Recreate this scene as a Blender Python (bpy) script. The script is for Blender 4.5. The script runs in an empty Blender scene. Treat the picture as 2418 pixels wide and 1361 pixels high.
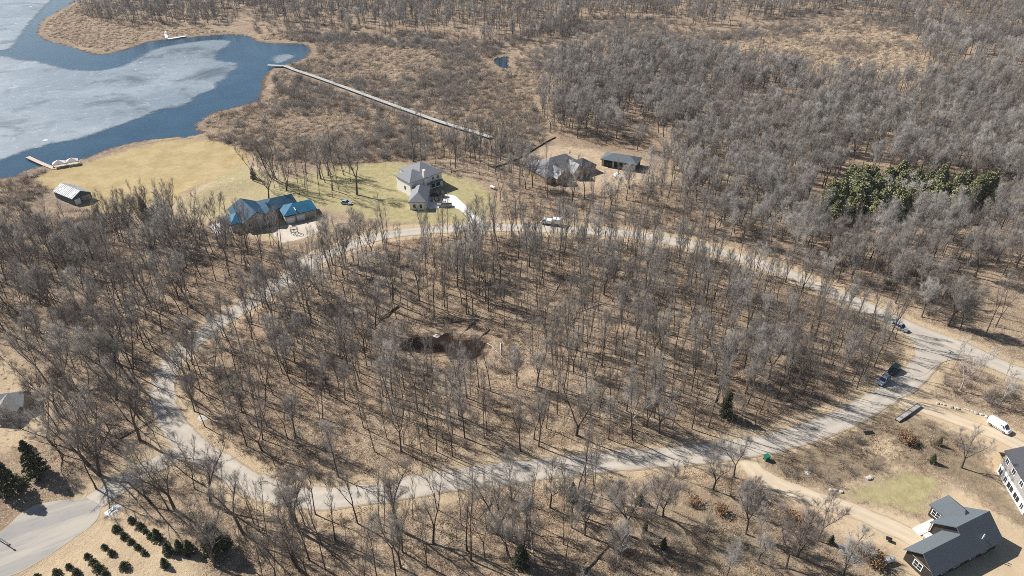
import bpy, math, random
import numpy as np
from mathutils import Vector, Matrix

random.seed(7)
RNG = np.random.default_rng(11)
R = math.radians
SC = bpy.context.scene
COL = SC.collection

# ------------------------------------------------------------------ camera
CAM_H, PITCH, FOCAL = 120.0, R(33), 24.0
cam_data = bpy.data.cameras.new('camera')
cam = bpy.data.objects.new('camera', cam_data)
COL.objects.link(cam)
cam.location = (0, 0, CAM_H)
cam.rotation_euler = (R(90) - PITCH, 0, 0)
cam_data.lens = FOCAL
cam_data.sensor_width = 36
cam_data.clip_start = 1
cam_data.clip_end = 9000
SC.camera = cam

# ------------------------------------------------------------------ sky, sun, exposure
SUN_AZ, SUN_EL = R(-61), R(40)          # azimuth from +Y towards +X
world = bpy.data.worlds.new('World')
SC.world = world
world.use_nodes = True
wn = world.node_tree.nodes
sky = wn.new('ShaderNodeTexSky')
sky.sky_type = 'NISHITA'
sky.sun_disc = False
sky.sun_elevation = SUN_EL
sky.sun_rotation = SUN_AZ % (2 * math.pi)
sky.air_density = 1.0
sky.dust_density = 0.6
world.node_tree.links.new(sky.outputs[0], wn['Background'].inputs[0])
wn['Background'].inputs[1].default_value = 0.058
sun_data = bpy.data.lights.new('sun', 'SUN')
sun_data.energy = 5.0
sun_data.angle = R(0.53)
sun_data.color = (1.0, 0.965, 0.92)
sun = bpy.data.objects.new('sun', sun_data)
COL.objects.link(sun)
sd = Vector((math.sin(SUN_AZ) * math.cos(SUN_EL), math.cos(SUN_AZ) * math.cos(SUN_EL), math.sin(SUN_EL)))
sun.rotation_euler = sd.to_track_quat('Z', 'Y').to_euler()
SC.view_settings.view_transform = 'Standard'
SC.view_settings.look = 'None'
SC.view_settings.exposure = 0.68
SC.view_settings.gamma = 1.0
SC.cycles.use_denoising = False
SC.cycles.max_bounces = 4
SC.cycles.diffuse_bounces = 2
SC.cycles.glossy_bounces = 2
SC.cycles.transparent_max_bounces = 4
SC.cycles.sample_clamp_indirect = 4
SC.cycles.sample_clamp_direct = 12
SC.cycles.filter_width = 0.9

# ------------------------------------------------------------------ surveying: photo pixel -> point on the ground
PW, PH, PF = 2418.0, 1361.0, 1612.0


def G(px, py, z=0.0):
    u = (px - PW / 2) / PF
    v = (PH / 2 - py) / PF
    dx, dy, dz = u, math.cos(PITCH) + v * math.sin(PITCH), -math.sin(PITCH) + v * math.cos(PITCH)
    t = (z - CAM_H) / dz
    return (dx * t, dy * t)


def GP(pts):
    return np.array([G(*p) for p in pts])


def spline(P, closed=True, step=1.5):
    """Catmull-Rom through the points, sampled about every step metres."""
    P = np.asarray(P, float)
    n = len(P)
    out = []
    for i in range(n if closed else n - 1):
        if closed:
            p0, p1, p2, p3 = P[(i - 1) % n], P[i], P[(i + 1) % n], P[(i + 2) % n]
        else:
            p0, p1, p2, p3 = P[max(i - 1, 0)], P[i], P[i + 1], P[min(i + 2, n - 1)]
        k = max(1, int(np.linalg.norm(p2 - p1) / step))
        for j in range(k):
            t = j / k
            out.append(0.5 * ((2 * p1) + (-p0 + p2) * t + (2 * p0 - 5 * p1 + 4 * p2 - p3) * t * t + (-p0 + 3 * p1 - 3 * p2 + p3) * t ** 3))
    if not closed:
        out.append(P[-1])
    return np.array(out)


def hash2(ix, iy, seed):
    h = np.sin(ix * 127.1 + iy * 311.7 + seed * 74.7) * 43758.5453
    return h - np.floor(h)


def vnoise(x, y, scale, seed=0):
    x = np.asarray(x, float) / scale
    y = np.asarray(y, float) / scale
    ix, iy = np.floor(x), np.floor(y)
    fx, fy = x - ix, y - iy
    fx, fy = fx * fx * (3 - 2 * fx), fy * fy * (3 - 2 * fy)
    a, b = hash2(ix, iy, seed), hash2(ix + 1, iy, seed)
    c, d = hash2(ix, iy + 1, seed), hash2(ix + 1, iy + 1, seed)
    return (a * (1 - fx) + b * fx) * (1 - fy) + (c * (1 - fx) + d * fx) * fy


def seg_dist(X, Y, P, closed=True):
    P = np.asarray(P, float)
    D = np.full(X.shape, 1e9)
    n = len(P)
    for i in range(n if closed else n - 1):
        a, b = P[i], P[(i + 1) % n]
        ab = b - a
        L2 = ab @ ab + 1e-12
        t = np.clip(((X - a[0]) * ab[0] + (Y - a[1]) * ab[1]) / L2, 0, 1)
        D = np.minimum(D, (X - a[0] - t * ab[0]) ** 2 + (Y - a[1] - t * ab[1]) ** 2)
    return np.sqrt(D)


def inside(X, Y, P):
    r = np.zeros(X.shape, bool)
    n = len(P)
    for i in range(n):
        (x1, y1), (x2, y2) = P[i], P[(i + 1) % n]
        if y1 == y2:
            continue
        c = ((y1 > Y) != (y2 > Y)) & (X < (x2 - x1) * (Y - y1) / (y2 - y1) + x1)
        r ^= c
    return r


def sdist(X, Y, P, margin=25.0):
    """Signed distance, positive inside, about -margin or less away from it."""
    X = np.asarray(X, float); Y = np.asarray(Y, float)
    P = np.asarray(P, float)
    out = np.full(X.shape, -margin)
    lo, hi = P.min(0) - margin, P.max(0) + margin
    m = (X > lo[0]) & (X < hi[0]) & (Y > lo[1]) & (Y < hi[1])
    if m.any():
        x, y = X[m], Y[m]
        d = seg_dist(x, y, P)
        out[m] = np.where(inside(x, y, P), d, -d)
    return out


# ------------------------------------------------------------------ the plan of the place (surveyed outlines)
LOOP = spline(GP([(2196, 838), (2172, 800), (2110, 757), (2040, 724), (1960, 690), (1880, 655), (1800, 626), (1720, 602), (1640, 580), (1560, 565),
                  (1480, 553), (1400, 546), (1300, 541), (1220, 538), (1130, 537), (1050, 541), (970, 547), (900, 558), (830, 578), (770, 604), (720, 632),
                  (670, 664), (620, 697), (560, 735), (500, 775), (450, 812), (408, 855), (388, 895), (386, 940), (397, 985), (424, 1025), (470, 1068),
                  (530, 1104), (590, 1140), (650, 1164), (710, 1174), (770, 1176), (840, 1171), (920, 1160), (1010, 1144), (1100, 1131), (1200, 1117),
                  (1300, 1105), (1400, 1093), (1500, 1085), (1600, 1078), (1700, 1066), (1780, 1055), (1850, 1040), (1930, 1015), (2000, 985), (2060, 953),
                  (2110, 922), (2155, 890)]), True, 2.0)
ENTRY = spline(np.vstack([GP([(2080, 742), (2150, 775), (2220, 802), (2300, 834), (2418, 885)]), [[165, 127], [200, 108], [260, 80]]]), False, 2.0)
WEST = spline(GP([(455, 1055), (400, 1080), (330, 1118), (270, 1152), (232, 1178), (222, 1186)]), False, 2.0)
LOT = spline(np.vstack([GP([(255, 1158), (190, 1178), (120, 1184), (62, 1203), (0, 1258)]), [[-112, 92], [-118, 78], [-95, 72]],
                        GP([(0, 1378), (60, 1348), (150, 1291), (215, 1242), (240, 1205)])]), True, 1.0)
LAKE_S = GP([(0, 425), (40, 411), (75, 399), (110, 391), (150, 386), (185, 379), (230, 365), (260, 350), (300, 340), (350, 331), (400, 326), (450, 322),
             (478, 322), (490, 313), (465, 307), (461, 295), (480, 280), (510, 266), (560, 253), (607, 241), (626, 231), (617, 224), (627, 206), (625, 190),
             (640, 168), (662, 155), (690, 150), (715, 140), (733, 126), (730, 110), (712, 103), (680, 104), (640, 102), (605, 96), (592, 86), (560, 82),
             (520, 82), (480, 85), (440, 89), (400, 92), (360, 97), (330, 105), (290, 118), (250, 128), (230, 128), (190, 118), (150, 105), (110, 95),
             (92, 82), (90, 65), (105, 45), (130, 30), (160, 15), (190, 0)])
LAKE = np.vstack([[[-700, 215], [-420, 240], [-290, 262]], LAKE_S, [[-372, 760], [-350, 900], [-600, 1800], [-2600, 1800], [-2600, 300]]])
LAKE = np.vstack([spline(LAKE[:-3], False, 3.0), LAKE[-3:]])
POND = spline(GP([(936, 806), (955, 786), (1006, 778), (1072, 780), (1122, 782), (1152, 797), (1144, 825), (1120, 842), (1085, 834), (1020, 826), (965, 820)]), True, 1.0)
CREEK = spline(GP([(1160, 145), (1172, 137), (1208, 131), (1200, 148), (1206, 160), (1180, 158)]), True, 1.5)
YLAWN = spline(GP([(85, 425), (130, 402), (200, 388), (270, 366), (340, 347), (400, 334), (470, 333), (540, 345), (588, 370), (575, 400), (520, 425), (470, 440), (430, 462),
                   (400, 485), (330, 500), (260, 507), (205, 492), (150, 470), (118, 445)]), True, 3.0)
GLAWN = spline(GP([(690, 425), (780, 400), (850, 390), (935, 385), (1060, 412), (1135, 440), (1178, 490), (1130, 522), (1080, 524), (960, 528), (850, 512), (760, 490), (640, 470)]), True, 3.0)
BLAWN = spline(GP([(1945, 1172), (2010, 1150), (2085, 1120), (2160, 1108), (2230, 1135), (2240, 1165), (2205, 1185), (2185, 1225), (2110, 1205), (2020, 1188)]), True, 2.0)
SAND1 = spline(GP([(1738, 1100), (1790, 1090), (1825, 1125), (1880, 1148), (1950, 1166), (2030, 1186), (2110, 1206), (2180, 1228), (2200, 1185), (2245, 1145), (2300, 1175), (2380, 1225), (2470, 1290), (2470, 1400), (2200, 1390),
                   (2120, 1340), (2100, 1300), (2020, 1290), (1975, 1262), (1940, 1225), (1870, 1186), (1800, 1152), (1755, 1125)]), True, 2.0)
SAND5 = spline(GP([(1965, 1160), (2010, 1142), (2070, 1122), (2105, 1092), (2150, 1098), (2140, 1108), (2085, 1126), (2030, 1150), (1990, 1168)]), True, 1.5)
SAND2 = spline(GP([(2120, 975), (2165, 935), (2190, 928), (2240, 950), (2320, 975), (2418, 1020), (2520, 1060), (2520, 1260), (2418, 1210), (2340, 1110), (2330, 1065), (2250, 1020), (2180, 985)]), True, 2.0)
SAND3 = spline(GP([(2040, 1065), (2080, 1035), (2110, 1040), (2120, 1070), (2090, 1075)]), True, 1.5)
SAND4 = spline(GP([(1240, 372), (1290, 335), (1420, 348), (1530, 372), (1560, 415), (1540, 440), (1450, 455), (1330, 440), (1250, 425)]), True, 2.0)
SCRUB = spline(GP([(1790, 1085), (1880, 1060), (2000, 1020), (2120, 960), (2230, 1000), (2330, 1090), (2418, 1210), (2420, 1260), (2300, 1160), (2160, 1105), (2060, 1140), (1940, 1152), (1850, 1125)]), True, 2.0)
PALE1 = spline(np.vstack([GP([(0, 840), (60, 870), (110, 950), (110, 1010), (60, 1060), (0, 1060)]), [[-150, 110], [-160, 150]]]), True, 2.0)
PALE2 = spline(np.vstack([GP([(0, 1400), (240, 1215), (300, 1205), (400, 1270), (480, 1361), (480, 1420)]), [[-90, 70]]]), True, 2.0)
MARSH = spline(GP([(480, 325), (470, 295), (560, 255), (625, 235), (640, 170), (735, 128), (715, 100), (600, 92), (700, 78), (900, 95), (1050, 105), (1180, 120), (1290, 180), (1260, 240),
                   (1290, 320), (1200, 370), (1000, 380), (880, 385), (700, 390), (600, 365)]), True, 4.0)
MARSH2 = spline(GP([(1390, 110), (1460, 68), (1700, 78), (1960, 55), (2200, 80), (2230, 190), (2100, 210), (1950, 170), (1700, 140), (1500, 140)]), True, 4.0)
SHOREB = spline(GP([(-30, 440), (60, 405), (110, 398), (110, 430), (140, 470), (210, 500), (300, 520), (250, 560), (100, 570), (-60, 560)]), True, 3.0)
CONC = GP([(1010, 492), (1007, 466), (1036, 460), (1058, 460), (1074, 463), (1086, 473), (1112, 498), (1140, 527), (1103, 528), (1108, 520), (1090, 500), (1076, 493), (1050, 491)])
GRAVEL = spline(GP([(640, 540), (700, 530), (745, 522), (750, 560), (740, 600), (722, 622), (690, 628), (685, 590), (660, 570)]), True, 2.0)
POND_C = np.array(G(1045, 800))

FLATS = []      # ground that is kept level: (x, y, radius)
for p, r in (((985, 450), 22), ((650, 500), 26), ((1320, 390), 24), ((1465, 385), 16), ((170, 455), 14)):
    x, y = G(*p); FLATS.append((x, y, r))
FLATS += [(88, 88, 20), (112, 104, 14), (-125, 129, 10)]


def hz(x, y):
    x = np.atleast_1d(np.asarray(x, float)); y = np.atleast_1d(np.asarray(y, float))
    rel = 0.9 * vnoise(x, y, 38, 1) + 0.45 * vnoise(x, y, 13, 2) + 0.16 * vnoise(x, y, 4.1, 3)
    dr = np.minimum(seg_dist(x, y, LOOP[::3]), np.minimum(seg_dist(x, y, ENTRY[::3], False), seg_dist(x, y, WEST[::3], False)))
    k = np.clip((dr - 5.5) / 12, 0, 1)
    for fx, fy, r in FLATS:
        k = np.minimum(k, np.clip((np.hypot(x - fx, y - fy) - r) / 10, 0, 1))
    for P in (LOT, GLAWN, BLAWN, SAND1, SAND2):
        k = np.minimum(k, np.clip((-sdist(x, y, P[::2], 10) - 1.5) / 8, 0.0, 1))
    k = k * (1 - 0.75 * np.clip(0.5 + np.maximum(sdist(x, y, MARSH[::2], 12), sdist(x, y, YLAWN[::2], 12)) / 12, 0, 1))
    z = rel * k
    dp = np.hypot((x - POND_C[0]) / 1.35, y - POND_C[1])
    z = z * np.clip((dp - 12) / 14, 0.15, 1) - 2.0 * np.exp(-(dp / 27) ** 4)
    for P, dep, base in ((POND, 0.9, None), (CREEK, 0.8, 0), (LAKE[::2], 2.0, 0)):
        s = sdist(x, y, P, 18) + (vnoise(x, y, 5, 5) - 0.5) * 2.2 + (vnoise(x, y, 1.7, 6) - 0.5) * 0.9
        if base is not None:
            z = z * np.clip((-s) / 12, 0.1, 1)
        z = z - np.clip(s * 0.25 + 0.05, 0, dep)
    return z


def hz1(x, y):
    return float(hz([x], [y])[0])


# ------------------------------------------------------------------ object helpers
def link(o, parent=None):
    COL.objects.link(o)
    if parent is not None:
        o.parent = parent
    return o


def tag(o, label=None, cat=None, group=None, kind=None):
    if label: o['label'] = label
    if cat: o['category'] = cat
    if group: o['group'] = group
    if kind: o['kind'] = kind
    return o


def empty(name, loc, rz=0.0, label=None, cat=None, group=None):
    o = bpy.data.objects.new(name, None)
    o.empty_display_size = 0.3
    link(o)
    o.location = loc
    o.rotation_euler = (0, 0, rz)
    return tag(o, label, cat, group)


def mesh(name, v, f, mats, smooth=False, mi=None):
    me = bpy.data.meshes.new(name)
    me.from_pydata([tuple(p) for p in v], [], [tuple(q) for q in f])
    for m in (mats if isinstance(mats, (list, tuple)) else [mats]):
        me.materials.append(m)
    if mi is not None:
        me.polygons.foreach_set('material_index', np.asarray(mi, np.int32))
    if smooth:
        me.polygons.foreach_set('use_smooth', np.ones(len(me.polygons), bool))
    me.update()
    return me


def mobj(name, v, f, mats, parent=None, smooth=False, mi=None):
    return link(bpy.data.objects.new(name, mesh(name, v, f, mats, smooth, mi)), parent)


def fast_mesh(name, V, F, mats, mi=None, smooth=False):
    """All-triangle mesh straight from numpy arrays."""
    V = np.asarray(V, np.float32); F = np.asarray(F, np.int32)
    me = bpy.data.meshes.new(name)
    me.vertices.add(len(V)); me.vertices.foreach_set('co', V.ravel())
    k = F.shape[1]
    me.loops.add(F.size); me.loops.foreach_set('vertex_index', F.ravel())
    me.polygons.add(len(F)); me.polygons.foreach_set('loop_start', np.arange(0, F.size, k, dtype=np.int32))
    for m in mats:
        me.materials.append(m)
    if mi is not None:
        me.polygons.foreach_set('material_index', np.asarray(mi, np.int32))
    if smooth:
        me.polygons.foreach_set('use_smooth', np.ones(len(F), bool))
    me.update(calc_edges=True)
    return me


class MB:
    """Collects boxes, prisms and tubes into one mesh."""
    def __init__(s):
        s.v, s.f = [], []

    def add(s, v, f):
        b = len(s.v)
        s.v += [tuple(p) for p in v]
        s.f += [tuple(b + i for i in q) for q in f]
        return s

    def box(s, x0, x1, y0, y1, z0, z1):
        return s.add([(x0, y0, z0), (x1, y0, z0), (x1, y1, z0), (x0, y1, z0), (x0, y0, z1), (x1, y0, z1), (x1, y1, z1), (x0, y1, z1)],
                     [(0, 3, 2, 1), (4, 5, 6, 7), (0, 1, 5, 4), (1, 2, 6, 5), (2, 3, 7, 6), (3, 0, 4, 7)])

    def tube(s, a, b, ra, rb=None, n=8):
        rb = ra if rb is None else rb
        a, b = Vector(a), Vector(b)
        d = (b - a).normalized()
        u = d.orthogonal().normalized(); w = d.cross(u)
        v = []
        for p, r in ((a, ra), (b, rb)):
            for i in range(n):
                t = 2 * math.pi * i / n
                v.append(p + r * (math.cos(t) * u + math.sin(t) * w))
        f = [(i, (i + 1) % n, n + (i + 1) % n, n + i) for i in range(n)]
        return s.add(v, f + [tuple(range(n - 1, -1, -1)), tuple(range(n, 2 * n))])

    def loft(s, rings, cap=True):
        n = len(rings[0])
        v = [p for r in rings for p in r]
        f = []
        for k in range(len(rings) - 1):
            for i in range(n):
                f.append((k * n + i, k * n + (i + 1) % n, (k + 1) * n + (i + 1) % n, (k + 1) * n + i))
        if cap:
            f += [tuple(range(n - 1, -1, -1)), tuple(range((len(rings) - 1) * n, len(rings) * n))]
        return s.add(v, f)

    def build(s, name, mat, parent=None, smooth=False):
        return mobj(name, s.v, s.f, mat, parent, smooth)


# ------------------------------------------------------------------ materials
class NT:
    def __init__(s, name):
        s.m = bpy.data.materials.new(name)
        s.m.use_nodes = True
        s.t = s.m.node_tree
        s.n = s.t.nodes
        s.bsdf = s.n['Principled BSDF']

    def node(s, typ, **kw):
        n = s.n.new(typ)
        for k, v in kw.items():
            if k in n.bl_rna.properties:
                setattr(n, k, v)
            else:
                s.set(n.inputs[k], v)
        return n

    def set(s, sock, v):
        if hasattr(v, 'is_linked') or hasattr(v, 'links'):
            s.t.links.new(v, sock)
        else:
            sock.default_value = v

    def pos(s):
        if not hasattr(s, '_pos'):
            s._pos = s.n.new('ShaderNodeNewGeometry').outputs['Position']
        return s._pos

    def noise(s, scale, detail=3, rough=0.55, vec=None, dist=0.0):
        n = s.n.new('ShaderNodeTexNoise')
        n.inputs['Scale'].default_value = scale
        n.inputs['Detail'].default_value = detail
        n.inputs['Roughness'].default_value = rough
        n.inputs['Distortion'].default_value = dist
        s.t.links.new(vec if vec is not None else s.pos(), n.inputs['Vector'])
        return n.outputs['Fac']

    def ramp(s, fac, a, b, lo=0.0, hi=1.0):
        n = s.n.new('ShaderNodeMapRange')
        n.interpolation_type = 'SMOOTHSTEP'
        s.set(n.inputs[0], fac)
        n.inputs[1].default_value, n.inputs[2].default_value = a, b
        n.inputs[3].default_value, n.inputs[4].default_value = lo, hi
        return n.outputs[0]

    def mix(s, fac, a, b):
        n = s.n.new('ShaderNodeMix')
        n.data_type = 'RGBA'
        s.set(n.inputs[0], fac)
        for sock, v in ((n.inputs[6], a), (n.inputs[7], b)):
            if isinstance(v, (tuple, list)):
                v = tuple(v) + (1,) if len(v) == 3 else v
            s.set(sock, v)
        return n.outputs[2]

    def math(s, op, a, b=0.0):
        n = s.n.new('ShaderNodeMath')
        n.operation = op
        s.set(n.inputs[0], a); s.set(n.inputs[1], b)
        return n.outputs[0]

    def bump(s, h, strength=0.5, dist=0.1):
        n = s.n.new('ShaderNodeBump')
        n.inputs['Strength'].default_value = strength
        n.inputs['Distance'].default_value = dist
        s.set(n.inputs['Height'], h)
        s.t.links.new(n.outputs[0], s.bsdf.inputs['Normal'])

    def col(s, c):
        if isinstance(c, (tuple, list)):
            s.bsdf.inputs['Base Color'].default_value = tuple(c) + (1,)
        else:
            s.t.links.new(c, s.bsdf.inputs['Base Color'])

    def fin(s, rough=0.8, metal=0.0, spec=None):
        s.bsdf.inputs['Roughness'].default_value = rough
        s.bsdf.inputs['Metallic'].default_value = metal
        if spec is not None:
            s.bsdf.inputs['Specular IOR Level'].default_value = spec
        return s.m


def simple(name, a, b=None, scale=3.0, rough=0.7, metal=0.0, spec=0.3, bump=0.0):
    t = NT(name)
    b = b or tuple(c * 0.78 for c in a)
    f = t.noise(scale, 4, 0.65)
    t.col(t.mix(t.ramp(f, 0.35, 0.65), a, b))
    if bump:
        t.bump(f, bump, 0.05)
    return t.fin(rough, metal, spec)


def attr(t, name):
    a = t.n.new('ShaderNodeAttribute')
    a.attribute_name = name
    sep = t.n.new('ShaderNodeSeparateColor')
    t.t.links.new(a.outputs['Color'], sep.inputs[0])
    return sep.outputs[0], sep.outputs[1], sep.outputs[2], a.outputs['Alpha']


def ground_material():
    t = NT('ground_cover')
    big, mid = t.noise(0.018, 3), t.noise(0.11, 4, 0.6)
    clump, fine, speck = t.noise(0.45, 4, 0.65), t.noise(1.3, 5, 0.75), t.noise(3.2, 4, 0.8)
    lit = t.mix(t.ramp(clump, 0.35, 0.68), (0.345, 0.258, 0.172), (0.225, 0.162, 0.108))
    lit = t.mix(t.ramp(mid, 0.46, 0.7, 0, 0.6), lit, (0.3, 0.245, 0.175))
    lit = t.mix(t.ramp(big, 0.45, 0.65, 0, 0.55), lit, (0.21, 0.14, 0.09))
    lit = t.mix(t.ramp(t.noise(0.2, 5, 0.7, dist=0.8), 0.5, 0.64, 0, 0.75), lit, (0.15, 0.1, 0.066))
    lit = t.mix(t.ramp(speck, 0.53, 0.63, 0, 0.9), lit, (0.56, 0.455, 0.34))
    lit = t.mix(t.ramp(fine, 0.54, 0.66, 0, 0.75), lit, (0.16, 0.1, 0.06))
    lit = t.mix(t.ramp(speck, 0.34, 0.47, 0.7, 0), lit, (0.12, 0.08, 0.05))
    pale = t.mix(t.ramp(clump, 0.3, 0.7), (0.47, 0.37, 0.245), (0.4, 0.305, 0.195))
    pale = t.mix(t.ramp(speck, 0.52, 0.66, 0, 0.8), pale, (0.25, 0.165, 0.1))
    lawn = t.mix(t.ramp(clump, 0.35, 0.65), (0.265, 0.235, 0.11), (0.355, 0.3, 0.165))
    lawn = t.mix(t.ramp(fine, 0.5, 0.75, 0, 0.6), lawn, (0.175, 0.15, 0.065))
    lawn = t.mix(t.ramp(mid, 0.5, 0.75, 0, 0.8), lawn, (0.36, 0.29, 0.165))
    yel = t.mix(t.ramp(mid, 0.35, 0.65), (0.4, 0.31, 0.165), (0.32, 0.245, 0.115))
    yel = t.mix(t.ramp(fine, 0.5, 0.72, 0, 0.7), yel, (0.24, 0.165, 0.065))
    yel = t.mix(t.ramp(clump, 0.52, 0.7, 0, 0.6), yel, (0.43, 0.34, 0.19))
    mar = t.mix(t.ramp(clump, 0.32, 0.62), (0.28, 0.215, 0.15), (0.18, 0.13, 0.098))
    mar = t.mix(t.ramp(fine, 0.52, 0.72, 0, 0.8), mar, (0.36, 0.27, 0.165))
    mar = t.mix(t.ramp(mid, 0.5, 0.7, 0, 0.6), mar, (0.16, 0.115, 0.088))
    mar = t.mix(t.ramp(t.noise(0.045, 4, 0.6), 0.5, 0.66, 0, 0.7), mar, (0.38, 0.29, 0.175))
    sand = t.mix(t.ramp(mid, 0.35, 0.65), (0.49, 0.375, 0.24), (0.42, 0.32, 0.205))
    sand = t.mix(t.ramp(clump, 0.45, 0.7, 0, 0.6), sand, (0.44, 0.36, 0.27))
    sand = t.mix(t.ramp(fine, 0.55, 0.7, 0, 0.75), sand, (0.27, 0.19, 0.115))
    scr = t.mix(t.ramp(clump, 0.35, 0.65), (0.2, 0.155, 0.105), (0.28, 0.215, 0.14))
    scr = t.mix(t.ramp(fine, 0.5, 0.7, 0, 0.8), scr, (0.13, 0.095, 0.062))
    mud = t.mix(t.ramp(fine, 0.4, 0.65), (0.075, 0.047, 0.033), (0.14, 0.088, 0.056))
    wob = t.math('ADD', t.math('MULTIPLY', t.math('SUBTRACT', clump, 0.5), 0.75), t.math('MULTIPLY', t.math('SUBTRACT', fine, 0.5), 0.6))
    A, B = attr(t, 'zone_a'), attr(t, 'zone_b')
    c = lit
    for w, col in ((B[0], pale), (B[2], scr), (A[2], mar), (A[1], yel), (A[3], sand), (A[0], lawn), (B[1], mud)):
        c = t.mix(t.ramp(t.math('ADD', w, wob), 0.36, 0.64), c, col)
    t.col(c)
    hgt = t.math('ADD', t.math('MULTIPLY', clump, 0.6), t.math('ADD', fine, t.math('MULTIPLY', speck, 0.6)))
    smooth_ = t.math('SUBTRACT', 1.0, t.math('MULTIPLY', t.math('MAXIMUM', A[3], t.math('MAXIMUM', A[0], A[1])), 0.8))
    t.bump(t.math('MULTIPLY', hgt, smooth_), 0.9, 0.26)
    return t.fin(0.95, 0, 0.1)


def road_material(name, a, b, edge, streak=False):
    t = NT(name)
    e = t.n.new('ShaderNodeAttribute'); e.attribute_name = 'edge'
    c = t.mix(t.ramp(t.noise(0.12, 4), 0.35, 0.65, 0, 0.3 if streak else 1), a, b)
    c = t.mix(t.ramp(t.noise(0.9, 4, 0.65), 0.52, 0.75, 0, 0.35), c, tuple(x * 0.7 for x in a))
    ln = t.n.new('ShaderNodeAttribute'); ln.attribute_name = 'lane'
    c = t.mix(t.math('MULTIPLY', ln.outputs['Fac'], t.ramp(t.noise(0.25, 3), 0.3, 0.6, 0.1, 0.45)), c, tuple(min(1, x * 1.3) for x in a))
    c = t.mix(t.ramp(t.noise(5, 3, 0.7), 0.5, 0.7, 0, 0.3), c, tuple(min(1, x * 1.25) for x in a))
    if streak:
        m0 = t.n.new('ShaderNodeMapping'); m0.inputs['Rotation'].default_value = (0, 0, R(-27))
        mp = t.n.new('ShaderNodeMapping'); mp.inputs['Scale'].default_value = (0.035, 0.3, 1)
        t.t.links.new(t.pos(), m0.inputs['Vector']); t.t.links.new(m0.outputs[0], mp.inputs['Vector'])
        c = t.mix(t.ramp(t.noise(1.0, 4, 0.6, mp.outputs[0]), 0.42, 0.62), c, b)
    c = t.mix(t.ramp(t.math('ADD', e.outputs['Fac'], t.math('MULTIPLY', t.math('SUBTRACT', t.noise(0.7, 5, 0.7), 0.5), 0.6)), 0.76, 0.98), c, edge)
    t.col(c)
    t.bump(t.noise(6, 3), 0.25, 0.03)
    return t.fin(0.9, 0, 0.2)


def bark_material(name, cols):
    t = NT(name)
    oi = t.n.new('ShaderNodeObjectInfo')
    r = t.n.new('ShaderNodeValToRGB')
    r.color_ramp.interpolation = 'LINEAR'
    el = r.color_ramp.elements
    while len(el) < len(cols):
        el.new(0.5)
    for i, c in enumerate(cols):
        el[i].position = i / (len(cols) - 1)
        el[i].color = tuple(c) + (1,)
    t.t.links.new(oi.outputs['Random'], r.inputs[0])
    tc = t.n.new('ShaderNodeTexCoord').outputs['Object']
    c = t.mix(t.ramp(t.noise(2.5, 3, 0.6, tc), 0.4, 0.7, 0, 0.35), r.outputs[0], (0.09, 0.07, 0.056))
    t.col(c)
    return t.fin(0.9, 0, 0.1)


def leaf_material(name, cols, rough=0.75):
    t = NT(name)
    oi = t.n.new('ShaderNodeObjectInfo')
    tc = t.n.new('ShaderNodeTexCoord').outputs['Object']
    c = t.mix(t.ramp(t.noise(1.3, 3, 0.6, tc), 0.35, 0.65), cols[0], cols[1])
    c = t.mix(t.math('MULTIPLY', oi.outputs['Random'], 0.6), c, cols[2])
    t.col(c)
    return t.fin(rough, 0, 0.2)


M = {}
M['ground'] = ground_material()
M['road'] = road_material('worn_road', (0.415, 0.365, 0.3), (0.355, 0.318, 0.27), (0.3, 0.225, 0.145))
M['track'] = road_material('packed_dirt_track', (0.5, 0.405, 0.285), (0.44, 0.36, 0.26), (0.36, 0.265, 0.165))
M['lot'] = road_material('grey_asphalt', (0.25, 0.24, 0.225), (0.38, 0.345, 0.29), (0.4, 0.31, 0.2), True)
M['concrete'] = road_material('pale_concrete', (0.66, 0.63, 0.58), (0.58, 0.56, 0.52), (0.55, 0.52, 0.46))
M['gravel'] = road_material('gravel_drive', (0.5, 0.44, 0.36), (0.42, 0.36, 0.28), (0.33, 0.27, 0.16))
M['bark'] = bark_material('bark', [(0.085, 0.07, 0.058), (0.13, 0.11, 0.092), (0.07, 0.058, 0.05), (0.17, 0.145, 0.125)])
M['twig'] = bark_material('twigs', [(0.19, 0.17, 0.148), (0.275, 0.25, 0.222), (0.175, 0.142, 0.12), (0.235, 0.215, 0.182), (0.35, 0.322, 0.29)])
M['twig_grey'] = bark_material('grey_twigs', [(0.24, 0.22, 0.198), (0.345, 0.322, 0.293), (0.225, 0.186, 0.165), (0.285, 0.263, 0.228), (0.42, 0.395, 0.36)])
M['pale_bark'] = bark_material('pale_bark', [(0.5, 0.46, 0.42), (0.42, 0.39, 0.36)])
M['brush'] = bark_material('brush_stems', [(0.27, 0.205, 0.16), (0.2, 0.15, 0.12), (0.32, 0.26, 0.21), (0.25, 0.175, 0.145)])
M['reed'] = bark_material('dead_reeds', [(0.42, 0.325, 0.225), (0.34, 0.25, 0.18), (0.54, 0.435, 0.31), (0.28, 0.205, 0.155)])
M['spruce'] = leaf_material('spruce_needles', [(0.075, 0.09, 0.042), (0.15, 0.155, 0.068), (0.16, 0.15, 0.085)])
M['pine'] = leaf_material('pine_needles', [(0.22, 0.23, 0.105), (0.4, 0.375, 0.185), (0.31, 0.325, 0.22)])
M['oakleaf'] = leaf_material('dead_oak_leaves', [(0.3, 0.17, 0.08), (0.2, 0.11, 0.055), (0.26, 0.17, 0.1)])
M['shingle_grey'] = simple('grey_shingles', (0.235, 0.24, 0.25), (0.175, 0.18, 0.19), 4, 0.85, 0, 0.25, 0.2)
M['shingle_blue'] = simple('slate_blue_shingles', (0.115, 0.132, 0.145), (0.085, 0.1, 0.112), 6, 0.8, 0, 0.3, 0.3)
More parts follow.
